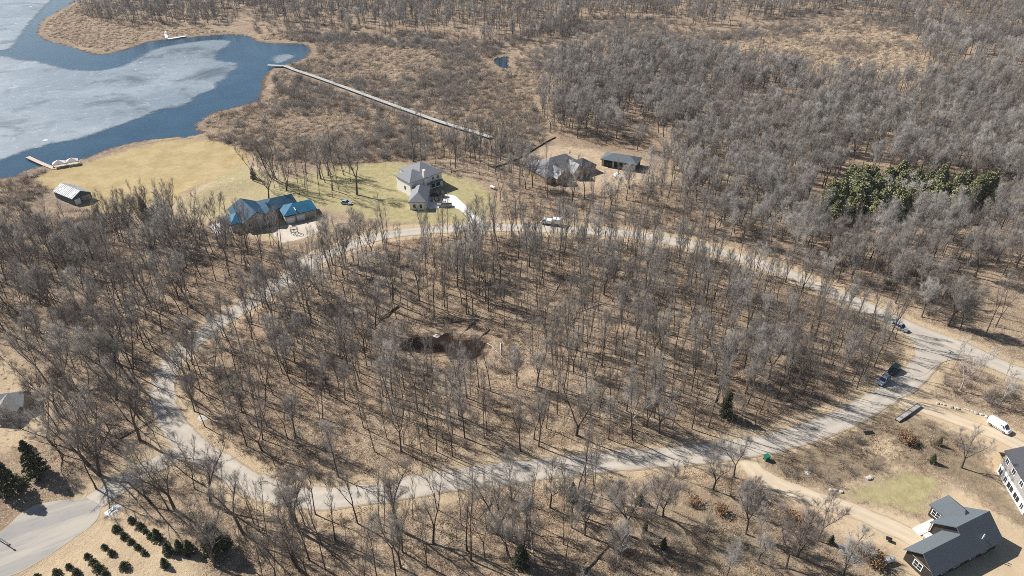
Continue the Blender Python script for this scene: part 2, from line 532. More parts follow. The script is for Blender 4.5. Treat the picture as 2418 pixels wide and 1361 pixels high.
M['shingle_sunlit'] = simple('sunlit_grey_shingles', (0.29, 0.295, 0.305), (0.22, 0.225, 0.235), 4, 0.7, 0, 0.35, 0.2)  # lighter copy of the grey shingles, sunlight on the gable planes painted in
M['shingle_dark'] = simple('charcoal_shingles', (0.066, 0.07, 0.078), (0.048, 0.05, 0.056), 5, 0.8, 0, 0.3, 0.3)
M['shingle_brown'] = simple('brown_shingles', (0.3, 0.29, 0.28), (0.22, 0.215, 0.205), 4, 0.9, 0, 0.2, 0.2)
M['blue_metal'] = simple('blue_metal_roof', (0.009, 0.115, 0.205), (0.007, 0.085, 0.155), 0.5, 0.65, 0.0, 0.2)
M['navy_metal'] = simple('navy_metal_roof', (0.011, 0.062, 0.11), (0.008, 0.042, 0.08), 0.5, 0.7, 0.0, 0.15)
M['barn_roof'] = simple('pale_metal_roof', (0.5, 0.5, 0.5), (0.33, 0.34, 0.35), 0.9, 0.65, 0.0, 0.3)
M['barn_wall'] = simple('dark_teal_siding', (0.07, 0.1, 0.12), (0.05, 0.075, 0.09), 2, 0.7)
M['white_siding'] = simple('cream_siding', (0.82, 0.795, 0.73), (0.77, 0.75, 0.69), 1.5, 0.7)
M['tan_siding'] = simple('tan_stone_wall', (0.46, 0.41, 0.34), (0.36, 0.32, 0.27), 3, 0.85)
M['dark_siding'] = simple('dark_brown_siding', (0.05, 0.04, 0.036), (0.035, 0.029, 0.027), 3, 0.75)
M['grey_siding'] = simple('grey_board_siding', (0.33, 0.315, 0.3), (0.25, 0.24, 0.23), 4, 0.8)
M['white'] = simple('white_paint', (0.8, 0.8, 0.79), (0.72, 0.72, 0.71), 2, 0.5)
M['osb'] = simple('raw_sheathing', (0.42, 0.32, 0.2), (0.35, 0.26, 0.16), 4, 0.85)
M['wood'] = simple('weathered_grey_wood', (0.4, 0.37, 0.335), (0.28, 0.26, 0.235), 5, 0.85)
M['deck_grey'] = simple('silver_grey_decking', (0.4, 0.4, 0.39), (0.31, 0.31, 0.3), 2, 0.85)
M['wood_tan'] = simple('tan_wood', (0.5, 0.42, 0.32), (0.4, 0.33, 0.24), 5, 0.85)
M['dark'] = simple('black_plastic', (0.02, 0.02, 0.022), None, 3, 0.5)
M['glass'] = simple('dark_glass', (0.015, 0.02, 0.028), None, 3, 0.08, 0, 0.6)
M['rubber'] = simple('tyre_rubber', (0.025, 0.025, 0.026), None, 5, 0.85)
M['chrome'] = simple('rim_metal', (0.5, 0.5, 0.52), None, 5, 0.3, 0.8)
M['car_silver'] = simple('silver_paint', (0.42, 0.44, 0.48), (0.4, 0.42, 0.46), 1, 0.28, 0.4, 0.5)
M['car_dark'] = simple('dark_green_paint', (0.02, 0.04, 0.042), None, 1, 0.25, 0.2, 0.5)
M['car_black'] = simple('black_paint', (0.012, 0.013, 0.015), None, 1, 0.22, 0.1, 0.5)
M['car_white'] = simple('white_van_paint', (0.8, 0.8, 0.8), (0.77, 0.77, 0.77), 1, 0.3, 0, 0.5)
M['car_blue'] = simple('light_blue_paint', (0.36, 0.47, 0.6), (0.33, 0.43, 0.55), 1, 0.25, 0.2, 0.5)
M['lamp'] = simple('lamp_glass', (0.75, 0.75, 0.72), None, 3, 0.15)
M['red_lamp'] = simple('tail_lamp', (0.4, 0.02, 0.02), None, 3, 0.2)
M['green_bin'] = simple('green_plastic', (0.015, 0.15, 0.09), None, 3, 0.5)
M['stone'] = simple('pale_rock', (0.5, 0.47, 0.43), (0.34, 0.31, 0.28), 2.5, 0.9, 0, 0.2, 0.4)
M['tarp'] = simple('pale_plastic_sheet', (0.62, 0.62, 0.62), (0.4, 0.38, 0.36), 3, 0.5, 0, 0.4, 0.5)
M['black_cloth'] = simple('black_silt_fabric', (0.02, 0.02, 0.021), None, 4, 0.8)
M['canvas'] = simple('pink_white_canvas', (0.78, 0.72, 0.69), (0.7, 0.62, 0.58), 1, 0.7)
M['steel'] = simple('grey_steel', (0.32, 0.3, 0.3), (0.24, 0.22, 0.22), 3, 0.45, 0.5)
M['rust'] = simple('rusty_orange_steel', (0.35, 0.14, 0.07), (0.25, 0.1, 0.05), 4, 0.8)
M['sign_green'] = simple('green_sign_sheet', (0.02, 0.2, 0.09), None, 3, 0.4)
M['insul'] = simple('white_house_wrap', (0.74, 0.74, 0.72), (0.66, 0.66, 0.64), 2, 0.6)


def water_material():
    t = NT('lake_water')
    t.col(t.mix(t.ramp(t.noise(0.05, 3), 0.4, 0.65), (0.011, 0.044, 0.078), (0.016, 0.056, 0.09)))
    n1 = t.noise(0.9, 3, 0.6)
    n2 = t.noise(3.2, 2, 0.6)
    t.bump(t.math('ADD', n1, t.math('MULTIPLY', n2, 0.5)), 0.5, 0.12)
    t.bsdf.inputs['IOR'].default_value = 1.333
    return t.fin(0.08, 0, 0.5)


def ice_material():
    t = NT('rotten_ice')
    c = t.mix(t.ramp(t.noise(0.02, 5, 0.6), 0.35, 0.66), (0.145, 0.18, 0.205), (0.225, 0.26, 0.28))
    c = t.mix(t.ramp(t.noise(0.12, 5, 0.7, dist=0.6), 0.48, 0.72, 0, 0.7), c, (0.11, 0.15, 0.18))
    c = t.mix(t.ramp(t.noise(0.9, 5, 0.75), 0.58, 0.74, 0, 0.55), c, (0.42, 0.45, 0.46))
    c = t.mix(t.ramp(t.noise(0.3, 6, 0.8), 0.55, 0.7, 0, 0.5), c, (0.55, 0.58, 0.59))
    v = t.n.new('ShaderNodeTexVoronoi')
    v.inputs['Scale'].default_value = 0.12
    t.t.links.new(t.pos(), v.inputs['Vector'])
    sz = t.ramp(v.outputs['Color'], 0.5, 1.0, 0.0, 0.13)
    sp = t.math('LESS_THAN', v.outputs['Distance'], sz)
    c = t.mix(t.math('MULTIPLY', sp, 0.85), c, (0.85, 0.87, 0.88))
    ln = t.math('ABSOLUTE', t.math('SUBTRACT', t.noise(0.025, 2, 0.5, dist=1.2), 0.5))
    c = t.mix(t.ramp(ln, 0.0, 0.003, 0.3, 0), c, (0.6, 0.64, 0.66))
    e = t.n.new('ShaderNodeAttribute'); e.attribute_name = 'edge'
    thick = t.math('ADD', e.outputs['Fac'], t.math('ADD', t.math('MULTIPLY', t.math('SUBTRACT', t.noise(0.16, 5, 0.7), 0.5), 0.5), t.math('MULTIPLY', t.math('SUBTRACT', t.noise(0.9, 4, 0.7), 0.5), 0.25)))
    t.col(c)
    t.bump(t.noise(1.4, 5, 0.7), 0.35, 0.12)
    tr = t.n.new('ShaderNodeBsdfTransparent'); mx_ = t.n.new('ShaderNodeMixShader')
    holes = t.ramp(t.noise(0.03, 5, 0.65, dist=0.5), 0.5, 0.72, 1.0, 0.35)
    t.t.links.new(t.math('MULTIPLY', t.ramp(thick, 0.3, 0.62), holes), mx_.inputs[0])
    t.t.links.new(tr.outputs[0], mx_.inputs[1]); t.t.links.new(t.bsdf.outputs[0], mx_.inputs[2])
    t.t.links.new(mx_.outputs[0], t.n['Material Output'].inputs[0])
    return t.fin(0.38, 0, 0.5)


M['water'] = water_material()
M['ice'] = ice_material()
_pw = NT('pond_water'); _pw.col((0.022, 0.014, 0.01)); M['pond'] = _pw.fin(0.4, 0, 0.05)
_cw = NT('creek_water'); _cw.col((0.004, 0.01, 0.014)); M['creek'] = _cw.fin(0.08, 0, 0.5)

# ------------------------------------------------------------------ ground sheet
def axis(lo, hi, step, far_lo, far_hi, g=1.18):
    a = list(np.arange(lo, hi + 1e-6, step))
    s = step; x = hi; up = []
    while x < far_hi:
        s = min(s * g, 400); x += s; up.append(x)
    s = step; x = lo; dn = []
    while x > far_lo:
        s = min(s * g, 400); x -= s; dn.append(x)
    return np.array(dn[::-1] + a + up)


gx = axis(-250, 185, 1.0, -4000, 4000, 1.05)
gy = axis(72, 300, 1.0, -1500, 6500, 1.02)
GX, GY = np.meshgrid(gx, gy)
X, Y = GX.ravel(), GY.ravel()
Z = hz(X, Y)
nx, ny = len(gx), len(gy)
idx = np.arange(nx * ny).reshape(ny, nx)
F = np.stack([idx[:-1, :-1].ravel(), idx[:-1, 1:].ravel(), idx[1:, 1:].ravel(), idx[1:, :-1].ravel()], 1)
gm = fast_mesh('ground', np.stack([X, Y, Z], 1), F, [M['ground']], smooth=True)


def soft(P, w=4.0):
    return np.clip(0.5 + sdist(X, Y, P, 12) / w, 0, 1)


def mx(*a):
    r = a[0]
    for b in a[1:]:
        r = np.maximum(r, b)
    return r


DR = np.minimum(seg_dist(X, Y, LOOP[::2]), np.minimum(seg_dist(X, Y, ENTRY[::2], False), seg_dist(X, Y, WEST[::2], False)))
za = np.zeros((len(X), 4), np.float32); zb = np.zeros((len(X), 4), np.float32)
za[:, 0] = mx(soft(GLAWN, 8), soft(BLAWN, 6))
za[:, 1] = soft(YLAWN, 7)
lake_d = sdist(X, Y, LAKE[::2], 14)
za[:, 2] = mx(soft(MARSH, 14), soft(MARSH2, 14) * 0.4, soft(SHOREB, 8), np.clip(1.0 + lake_d / 9.0, 0, 1) * (Y > 240))
za[:, 3] = mx(soft(SAND1, 4) * 0.95, soft(SAND2, 5) * 0.95, soft(SAND3, 4), soft(SAND5, 4) * 0.9, soft(SAND4, 12) * 0.52)
za[:, 0] = np.where(soft(BLAWN, 6) > 0, soft(BLAWN, 6) * 0.78, za[:, 0])
YARD = spline(GP([(560, 385), (640, 400), (720, 430), (760, 480), (760, 540), (640, 575), (540, 545), (430, 520), (400, 490), (470, 440)]), True, 3.0)
za[:, 0] = np.maximum(za[:, 0], soft(YARD, 10) * 0.55)
zb[:, 0] = mx(soft(PALE1, 8), soft(PALE2, 8), soft(YARD, 10) * 0.8, soft(MARSH2, 14) * 0.9, np.clip(1.15 - (DR - 3) / 4.5, 0, 0.8))
zb[:, 1] = mx(np.clip(0.5 + sdist(X, Y, POND, 10) / 4, 0, 1) * 1.1, np.clip(0.4 + sdist(X, Y, CREEK, 10) / 5, 0, 1), np.clip(0.55 + lake_d / 3.0, 0, 1))
SEZ = GP([(1500, 1120), (1650, 1105), (1740, 1125), (1790, 1170), (1900, 1240), (1960, 1290), (2010, 1400), (1500, 1400)])
zb[:, 2] = np.maximum(soft(SCRUB, 6) * (1 - soft(BLAWN, 5)), soft(SEZ, 14) * 0.55)
for nm, arr in (('zone_a', za), ('zone_b', zb)):
    at = gm.attributes.new(nm, 'FLOAT_COLOR', 'POINT')
    at.data.foreach_set('color', arr.ravel())
ground = link(bpy.data.objects.new('ground', gm))
tag(ground, 'leaf strewn woodland floor with lawns, marsh and sandy clearings', kind='structure')


# ------------------------------------------------------------------ flat sheets: water, ice, roads
def sheet(name, P, z, mat, label, kind='structure', edge_w=None, jit=0.0, step=None):
    """Polygon sheet as a grid-free fill: outline ring, inner ring and a filled core, with an edge attribute."""
    P = np.asarray(P, float)
    if jit:
        P = P + np.stack([vnoise(P[:, 0], P[:, 1], 2.5, 8) - 0.5, vnoise(P[:, 0], P[:, 1], 2.5, 9) - 0.5], 1) * jit
    n = len(P)
    area = 0.5 * np.sum(P[:, 0] * np.roll(P[:, 1], -1) - np.roll(P[:, 0], -1) * P[:, 1])
    if area < 0:
        P = P[::-1]
    if edge_w:
        t = np.roll(P, -1, 0) - np.roll(P, 1, 0)
        t /= np.linalg.norm(t, axis=1)[:, None] + 1e-9
        Q = P + np.stack([-t[:, 1], t[:, 0]], 1) * edge_w
        v = [(x, y, z) for x, y in P] + [(x, y, z) for x, y in Q]
        f = [(i, (i + 1) % n, n + (i + 1) % n, n + i) for i in range(n)] + [tuple(range(n, 2 * n))]
        ed = np.r_[np.ones(n), np.zeros(n)]
    else:
        v = [(x, y, z) for x, y in P]
        f = [tuple(range(n))]
        ed = np.zeros(n)
    o = mobj(name, v, f, mat)
    a = o.data.attributes.new('edge', 'FLOAT', 'POINT')
    a.data.foreach_set('value', ed.astype(np.float32))
    return tag(o, label, kind=kind)


def ribbon(name, C, half, z, mat, label, closed=False):
    C = np.asarray(C, float)
    n = len(C)
    if closed:
        t = np.roll(C, -1, 0) - np.roll(C, 1, 0)
    else:
        t = np.gradient(C, axis=0)
    t /= np.linalg.norm(t, axis=1)[:, None]
    nr = np.stack([-t[:, 1], t[:, 0]], 1)
    us = [-1, -0.86, -0.6, -0.42, -0.2, 0, 0.2, 0.42, 0.6, 0.86, 1]
    v, e, lane = [], [], []
    for i in range(n):
        for u in us:
            w = half * u + (0.0 if abs(u) < 0.5 else math.copysign(1, u) * (vnoise(C[i:i + 1, 0] + 9 * u, C[i:i + 1, 1], 3.0, 12)[0] - 0.5) * 0.9)
            p = C[i] + nr[i] * w
            v.append((p[0], p[1], z - (0.03 if abs(u) == 1 else 0)))
            e.append(abs(u) if abs(u) > 0.7 else 0.25)
            lane.append(1.0 if abs(abs(u) - 0.42) < 0.05 else 0.35 if abs(abs(u) - 0.4) < 0.25 else 0.0)
    k = len(us)
    f = []
    for i in range(n if closed else n - 1):
        j = (i + 1) % n
        for q in range(k - 1):
            f.append((i * k + q, i * k + q + 1, j * k + q + 1, j * k + q))
    o = mobj(name, v, f, mat)
    a = o.data.attributes.new('edge', 'FLOAT', 'POINT')
    a.data.foreach_set('value', np.array(e, np.float32))
    a = o.data.attributes.new('lane', 'FLOAT', 'POINT')
    a.data.foreach_set('value', np.array(lane, np.float32))
    return tag(o, label, kind='structure')


ribbon('road', LOOP, 3.3, 0.07, M['road'], 'pale worn loop road round the wood', True)
ribbon('road', ENTRY, 3.5, 0.075, M['road'], 'pale road leading out of the loop to the right')
ribbon('road', WEST, 3.0, 0.08, M['road'], 'pale road leading from the loop to the asphalt lot')
sheet('road', spline(GP([(2120, 765), (2165, 785), (2230, 815), (2290, 845), (2250, 850), (2225, 857), (2205, 870), (2175, 890), (2145, 880), (2160, 840), (2150, 800)]), True, 1.0),
      0.084, M['road'], 'pale fan of road where the loop meets the entry road', edge_w=0.8)
sheet('parking_lot', LOT, 0.03, M['lot'], 'grey asphalt turning lot with sandy streaks at lower left', edge_w=1.0, jit=0.5)
sheet('driveway', spline(CONC, True, 0.8), 0.05, M['concrete'], 'white concrete driveway curving to the cream house', edge_w=0.3)
sheet('driveway', GRAVEL, 0.06, M['gravel'], 'gravel driveway in front of the blue roofed house', edge_w=1.2, jit=1.0)

ribbon('driveway', spline(GP([(1763, 1088), (1790, 1118), (1850, 1152), (1930, 1180), (2010, 1206), (2090, 1240), (2150, 1268), (2175, 1282)]), False, 2.0), 2.3, 0.04, M['track'],
       'packed dirt track curving from the loop road to the dark brown house')
ribbon('driveway', spline(GP([(2125, 945), (2190, 968), (2280, 1000), (2360, 1030), (2450, 1075), (2520, 1120)]), False, 2.0), 2.2, 0.044, M['track'],
       'packed dirt track running past the white van')
lk = mobj('lake', [(-2600, 200, -0.2), (-55, 200, -0.2), (-55, 1800, -0.2), (-2600, 1800, -0.2)], [(0, 1, 2, 3)], M['water'])
tag(lk, 'blue open lake water along the marsh', kind='structure')
tag(mobj('pond', [(POND_C[0] + 16 * math.cos(a) * 1.5, POND_C[1] + 10 * math.sin(a), -2.02) for a in np.linspace(0, 6.283, 40)[:-1]], [tuple(range(39))], M['pond']),
    'dark brown pond in the middle of the wood', kind='structure')
cc = CREEK.mean(0)
tag(mobj('creek', [(cc[0] + 22 * math.cos(a), cc[1] + 26 * math.sin(a), -0.2) for a in np.linspace(0, 6.283, 30)[:-1]], [tuple(range(29))], M['creek']),
    'small blue marsh pool left of the far trees', kind='structure')

ICE_A = spline(GP([(0, 386), (60, 364), (130, 343), (210, 327), (290, 298), (345, 279), (385, 262), (430, 256), (465, 241), (480, 226), (520, 210), (527, 196),
        (548, 184), (556, 171), (577, 157), (570, 146), (537, 141), (521, 134), (536, 117), (553, 104), (557, 95), (520, 91), (470, 95), (420, 102), (385, 108), (350, 117),
        (325, 131), (295, 147), (262, 159), (225, 163), (180, 161), (140, 152), (100, 142), (60, 138), (30, 131), (0, 129)]), False, 1.5)
ICE_A = np.vstack([ICE_A, [[-420, 430], [-520, 420], [-900, 420], [-900, 285], [-420, 285]]])
ICE_B = np.vstack([spline(GP([(0, 122), (35, 114), (55, 92), (72, 66), (95, 38), (120, 12), (140, -8)]), False, 1.5), [[-440, 800], [-480, 1100], [-1400, 1100], [-1200, 470], [-520, 450]]])
ICE_C = spline(GP([(628, 140), (640, 130), (670, 125), (700, 127), (708, 133), (690, 143), (668, 151), (640, 152)]), True, 1.5)
for k, (P, lb) in enumerate(((ICE_A, 'broad grey sheet of melting ice on the lake'), (ICE_B, 'bright far ice sheet beyond the crack at upper left'), (ICE_C, 'small ice floe near the boardwalk end'))):
    lo_, hi_ = np.maximum(P.min(0), (-620, 250)) - 4, np.minimum(P.max(0), (0, 720)) + 4
    ax, ay = np.arange(lo_[0], hi_[0], 2.2), np.arange(lo_[1], hi_[1], 2.2)
    AX, AY = np.meshgrid(ax, ay)
    sd_ = sdist(AX.ravel(), AY.ravel(), P[::2] if k < 2 else P, 12)
    q = np.arange(AX.size).reshape(AX.shape)
    Fq = np.stack([q[:-1, :-1].ravel(), q[:-1, 1:].ravel(), q[1:, 1:].ravel(), q[1:, :-1].ravel()], 1)
    Fq = Fq[sd_[Fq].max(1) > -2.5]
    us_, inv = np.unique(Fq, return_inverse=True)
    me = fast_mesh('ice', np.column_stack([AX.ravel()[us_], AY.ravel()[us_], np.full(len(us_), -0.12 + 0.006 * k)]), inv.reshape(Fq.shape), [M['ice']])
    ea = me.attributes.new('edge', 'FLOAT', 'POINT')
    ea.data.foreach_set('value', np.clip((sd_[us_] + 2.5) / 13, 0, 1).astype(np.float32))
    tag(link(bpy.data.objects.new('ice', me)), lb, kind='structure')


# ------------------------------------------------------------------ buildings
def xf(v, T):
    if T is None:
        return v
    ox, oy, a = T
    c, s_ = math.cos(a), math.sin(a)
    return [(ox + c * x - s_ * y, oy + s_ * x + c * y, z) for x, y, z in v]


def block(root, x0, x1, y0, y1, ze, zr, wall, roofm, ridge='x', roof='gable', over=0.45, T=None, z0=-0.3, soff=0.0):
    """Walls and roof of one wing. Local axes, turned and shifted by T = (x, y, angle)."""
    if ridge == 'y':                      # build along x, then swap
        q = block_geo(y0, y1, x0, x1, ze, zr, roof, over, z0, soff)
        q = [([(y, x, z) for x, y, z in v], [tuple(reversed(f)) for f in fs]) for v, fs in q]
    else:
        q = block_geo(x0, x1, y0, y1, ze, zr, roof, over, z0, soff)
    w = mobj('wall', xf(q[0][0], T), q[0][1], wall, root) if wall else None
    r = mobj('roof', xf(q[1][0], T), q[1][1], roofm, root)
    return w, r


def block_geo(x0, x1, y0, y1, ze, zr, roof, o, z0, soff):
    ym = (y0 + y1) / 2 + soff
    if roof == 'gable':
        wv = [(x0, y0, z0), (x1, y0, z0), (x1, y1, z0), (x0, y1, z0), (x0, y0, ze), (x1, y0, ze), (x1, y1, ze), (x0, y1, ze), (x0, ym, zr - 0.03), (x1, ym, zr - 0.03)]
        wf = [(0, 3, 2, 1), (0, 1, 5, 4), (2, 3, 7, 6), (1, 2, 6, 9, 5), (3, 0, 4, 8, 7), (4, 5, 9, 8), (6, 7, 8, 9)]
        rv, rf = [], []
        for ye, sgn in ((y0, -1), (y1, 1)):
            sl = (zr - ze) / abs(ye - ym)
            zo = ze - o * sl
            yo = ye + sgn * o
            t = 0.2
            b = len(rv)
            for x in (x0 - o, x1 + o):
                rv += [(x, ym, zr + 0.04), (x, yo, zo + 0.04), (x, yo, zo + 0.04 + t), (x, ym, zr + 0.04 + t)]
            fs = [(0, 1, 2, 3), (7, 6, 5, 4), (0, 4, 5, 1), (3, 2, 6, 7), (1, 5, 6, 2)]
            if sgn < 0:
                fs = [tuple(reversed(f)) for f in fs]
            rf += [tuple(b + i for i in f) for f in fs]
    else:
        wv = [(x0, y0, z0), (x1, y0, z0), (x1, y1, z0), (x0, y1, z0), (x0, y0, ze), (x1, y0, ze), (x1, y1, ze), (x0, y1, ze)]
        wf = [(0, 3, 2, 1), (0, 1, 5, 4), (1, 2, 6, 5), (2, 3, 7, 6), (3, 0, 4, 7), (4, 5, 6, 7)]
        hw = (y1 - y0) / 2
        xa, xb = x0 + hw, x1 - hw
        if xb < xa + 0.2:
            xa, xb = (x0 + x1) / 2 - 0.1, (x0 + x1) / 2 + 0.1
        ring = [(x0 - o, y0 - o), (x1 + o, y0 - o), (x1 + o, y1 + o), (x0 - o, y1 + o)]
        rv = [(x, y, ze + 0.02) for x, y in ring] + [(x, y, ze + 0.24) for x, y in ring] + [(xa, ym, zr), (xb, ym, zr)]
        rf = [(3, 2, 1, 0), (0, 1, 5, 4), (1, 2, 6, 5), (2, 3, 7, 6), (3, 0, 4, 7), (4, 5, 9, 8), (5, 6, 9), (6, 7, 8, 9), (7, 4, 8)]
    return (wv, wf), (rv, rf)


def window(root, c, d, w, h, T=None, nx_=2, ny_=1, frame='white', pane='glass', name='window'):
    """Framed window: c centre on the wall plane, d outward direction 'x+', 'x-', 'y+', 'y-'; panes are sub-parts."""
    cx, cy, cz = c

    def slab(b, u0, u1, v0, v1, n0, n1):
        s_ = 1 if d[1] == '+' else -1
        if d[0] == 'y':
            b.box(cx + u0, cx + u1, *sorted((cy + s_ * n0, cy + s_ * n1)), cz + v0, cz + v1)
        else:
            b.box(*sorted((cx + s_ * n0, cx + s_ * n1)), cy + u0, cy + u1, cz + v0, cz + v1)
    b = MB(); slab(b, -w / 2 - 0.12, w / 2 + 0.12, -h / 2 - 0.12, h / 2 + 0.12, 0.0, 0.06)
    o = mobj(name, xf(b.v, T), b.f, M[frame], root)
    for i in range(nx_):
        for j in range(ny_):
            b = MB()
            g = 0.06
            slab(b, -w / 2 + i * w / nx_ + g, -w / 2 + (i + 1) * w / nx_ - g, -h / 2 + j * h / ny_ + g, -h / 2 + (j + 1) * h / ny_ - g, 0.05, 0.075)
            mobj('pane', xf(b.v, T), b.f, M[pane], o)
    return o


def boxpart(root, name, x0, x1, y0, y1, z0, z1, mat, T=None):
    b = MB().box(x0, x1, y0, y1, z0, z1)
    return mobj(name, xf(b.v, T), b.f, M[mat], root)


# cream two-storey house with the garage wing
h = empty('house', (-41.0, 253.0, 0), R(41.5), 'cream two storey house with grey hipped roof and garage wing on the lawn', 'house')
block(h, 0, 9.5, 0, 10, 6.0, 9.0, M['white_siding'], M['shingle_grey'], 'x', 'hip', 0.6)
block(h, 5.0, 16.0, 0.4, 14.3, 6.05, 10.0, M['white_siding'], M['shingle_grey'], 'x', 'hip', 0.6)
Tg = (0.0, 0.0, -R(41.5))
gx0, gy0 = 1.0, -12.0                                        # garage in world axes, relative to the root
block(h, gx0, gx0 + 6.4, gy0, gy0 + 13.5, 3.2, 6.1, M['white_siding'], M['shingle_grey'], 'y', 'hip', 0.4, Tg)
for wx in (2.9, 5.4):
    window(h, (wx, gy0, 1.6), 'y-', 0.7, 1.2, Tg, 1, 2, frame='dark')
for k in range(2):
    boxpart(h, 'garage_door', gx0 + 6.4, gx0 + 6.46, gy0 + 2 + k * 4.2, gy0 + 5.2 + k * 4.2, 0, 2.4, 'white', Tg)
boxpart(h, 'chimney', 6.6, 7.6, -0.55, 0.7, 0, 9.6, 'white_siding')
window(h, (5.0, 0.0, 3.0), 'y-', 0.8, 1.4, None, 1, 2)
window(h, (0.0, 4.0, 2.6), 'x-', 0.7, 1.3, None, 1, 1, frame='dark')
for wx in (9.0, 11.5, 14.0):
    window(h, (wx, 0.4, 4.6), 'y-', 1.1, 1.3, None, 2, 1)
    window(h, (wx, 0.4, 1.7), 'y-', 1.7, 2.1, None, 2, 2, frame='dark')
boxpart(h, 'porch_roof', 8.0, 15.2, -1.6, 0.36, 3.1, 3.3, 'shingle_grey')
boxpart(h, 'porch_post', 8.1, 8.35, -1.5, -1.25, -0.2, 3.1, 'white')
boxpart(h, 'porch_post', 14.8, 15.05, -1.5, -1.25, -0.2, 3.1, 'white')
boxpart(h, 'deck', 16.02, 19.0, 4.0, 11.0, -0.2, 1.2, 'wood')

# blue metal roofed house
h = empty('house', (-90.0, 232.0, 0), 0, 'rambling tan house with bright blue metal roof beside the gravel drive', 'house')
T1 = (4.4, -1.9, R(29))
for k in range(3):
    boxpart(h, 'garage_bay', k * 3.9, k * 3.9 + 3.7, -1.2 + k * 0.45, 0.3, -0.3, 2.75, 'tan_siding', T1)
    boxpart(h, 'garage_door', k * 3.9 + 0.4, k * 3.9 + 3.3, -1.27 + k * 0.45, -1.19 + k * 0.45, 0, 2.1, 'white', T1)
block(h, 0, 11.8, -0.6, 8.4, 3.0, 5.6, M['tan_siding'], M['blue_metal'], 'x', 'hip', 0.5, T1)
T2 = (-4.5, 0.5, R(29))
block(h, 0, 13, 0, 9.5, 3.5, 6.0, M['tan_siding'], M['navy_metal'], 'x', 'hip', 0.5, T2)
T3 = (-8.5, -9.0, R(40))
block(h, 0, 10.5, 0, 14.5, 3.6, 6.3, M['tan_siding'], M['navy_metal'], 'y', 'gable', 0.5, T3)
block(h, -4, 6, 2, 10, 3.2, 5.6, M['tan_siding'], M['blue_metal'], 'x', 'hip', 0.4, T3)
T4 = (-2.2, -4.4, R(29))
block(h, 0, 4.6, 0, 7, 4.0, 5.9, M['tan_siding'], M['navy_metal'], 'y', 'gable', 0.35, T4)
for k in range(3):
    window(h, (1.1 + k * 1.2, 0, 3.0), 'y-', 0.7, 1.7, T4, 1, 2)
boxpart(h, 'porch_roof', -2.4, 2.8, -2.3, -0.05, 1.9, 2.1, 'wood', T4)
for wx in (2.2, 5.0, 7.8):
    window(h, (wx, 0, 2.0), 'y-', 1.2, 1.5, T3, 2, 1)
window(h, (5.25, 0, 4.5), 'y-', 1.6, 0.9, T3, 3, 1)
boxpart(h, 'patio', -9.0, -4.4, 3.0, 13.0, -0.3, 0.35, 'concrete', T3)
boxpart(h, 'flashing', 4.2, 4.4, -0.75, 3.2, 4.35, 4.7, 'white', T1)

# hip roofed house going up in the clearing
h = empty('house', (20.5, 277.0, 0), R(35), 'unfinished house with many dark grey roof gables in the sandy clearing', 'house')
block(h, -12, 10, -6.5, 7.5, 3.0, 8.0, M['osb'], M['shingle_grey'], 'x', 'hip', 0.5)
block(h, -8.5, -2.5, -9.5, 0, 3.0, 5.7, M['osb'], M['shingle_sunlit'], 'y', 'gable', 0.4)
block(h, 0.5, 6.5, -9.0, 0, 3.0, 6.0, M['osb'], M['shingle_sunlit'], 'y', 'gable', 0.4)
block(h, -10.0, -4.5, 0, 9.6, 3.0, 5.6, M['osb'], M['shingle_sunlit'], 'y', 'gable', 0.4)
block(h, 6, 14, -8, 1.0, 2.9, 5.6, M['osb'], M['shingle_dark'], 'x', 'hip', 0.4)
for wx in (-7.0, -4.5, 3.0):
    window(h, (wx, -9.5 if wx < 0 else -9.0, 1.6), 'y-', 1.0, 1.5, None, 1, 2)
window(h, (9.5, -8, 1.5), 'y-', 2.2, 1.6, None, 2, 1, frame='insul')

# open fronted pole building
h = empty('pole_building', (39.8, 284.6, 0), R(-24), 'open fronted pole building with slate blue roof in the sandy clearing', 'building')
block(h, 0, 15.5, 0, 8.0, 3.2, 5.4, None, M['shingle_blue'], 'x', 'hip', 0.6)
boxpart(h, 'back_wall', 0, 15.5, 7.8, 8.0, -0.3, 3.2, 'osb')
boxpart(h, 'side_wall', 0, 0.2, 0, 7.78, -0.3, 3.2, 'osb')
boxpart(h, 'side_wall', 15.3, 15.5, 0, 7.78, -0.3, 3.2, 'dark_siding')
for px in (0.22, 4.9, 9.6, 14.5):
    boxpart(h, 'post', px, px + 0.75, 0.05, 0.35, -0.3, 3.2, 'tan_siding')
boxpart(h, 'front_panel', 0.98, 4.88, 0.1, 0.3, -0.3, 2.2, 'dark')

# lakeside metal barn
h = empty('barn', (-184.4, 251.6, 0), R(-32), 'long metal barn with pale ribbed roof on the yellow lakeside lawn', 'barn')
block(h, 0, 13.2, 0, 7.4, 3.0, 4.9, M['barn_wall'], M['barn_roof'], 'x', 'gable', 0.3)
sl = 1.9 / 3.7
for side in (0, 1):
    for k in range(12):
        x = 0.1 + k * 1.12
        ye, ym = (0 - 0.28, 3.7) if side == 0 else (7.4 + 0.28, 3.7)
        ze, zm = 3.0 - 0.28 * sl + 0.24, 4.9 + 0.24
        b = MB()
        b.add([(x, ye, ze), (x + 0.09, ye, ze), (x + 0.09, ym, zm), (x, ym, zm), (x, ye, ze + 0.07), (x + 0.09, ye, ze + 0.07), (x + 0.09, ym, zm + 0.07), (x, ym, zm + 0.07)],
              [(4, 5, 6, 7), (0, 1, 5, 4), (1, 2, 6, 5), (3, 0, 4, 7)])
        b.build('roof_rib', M['barn_roof'], h)
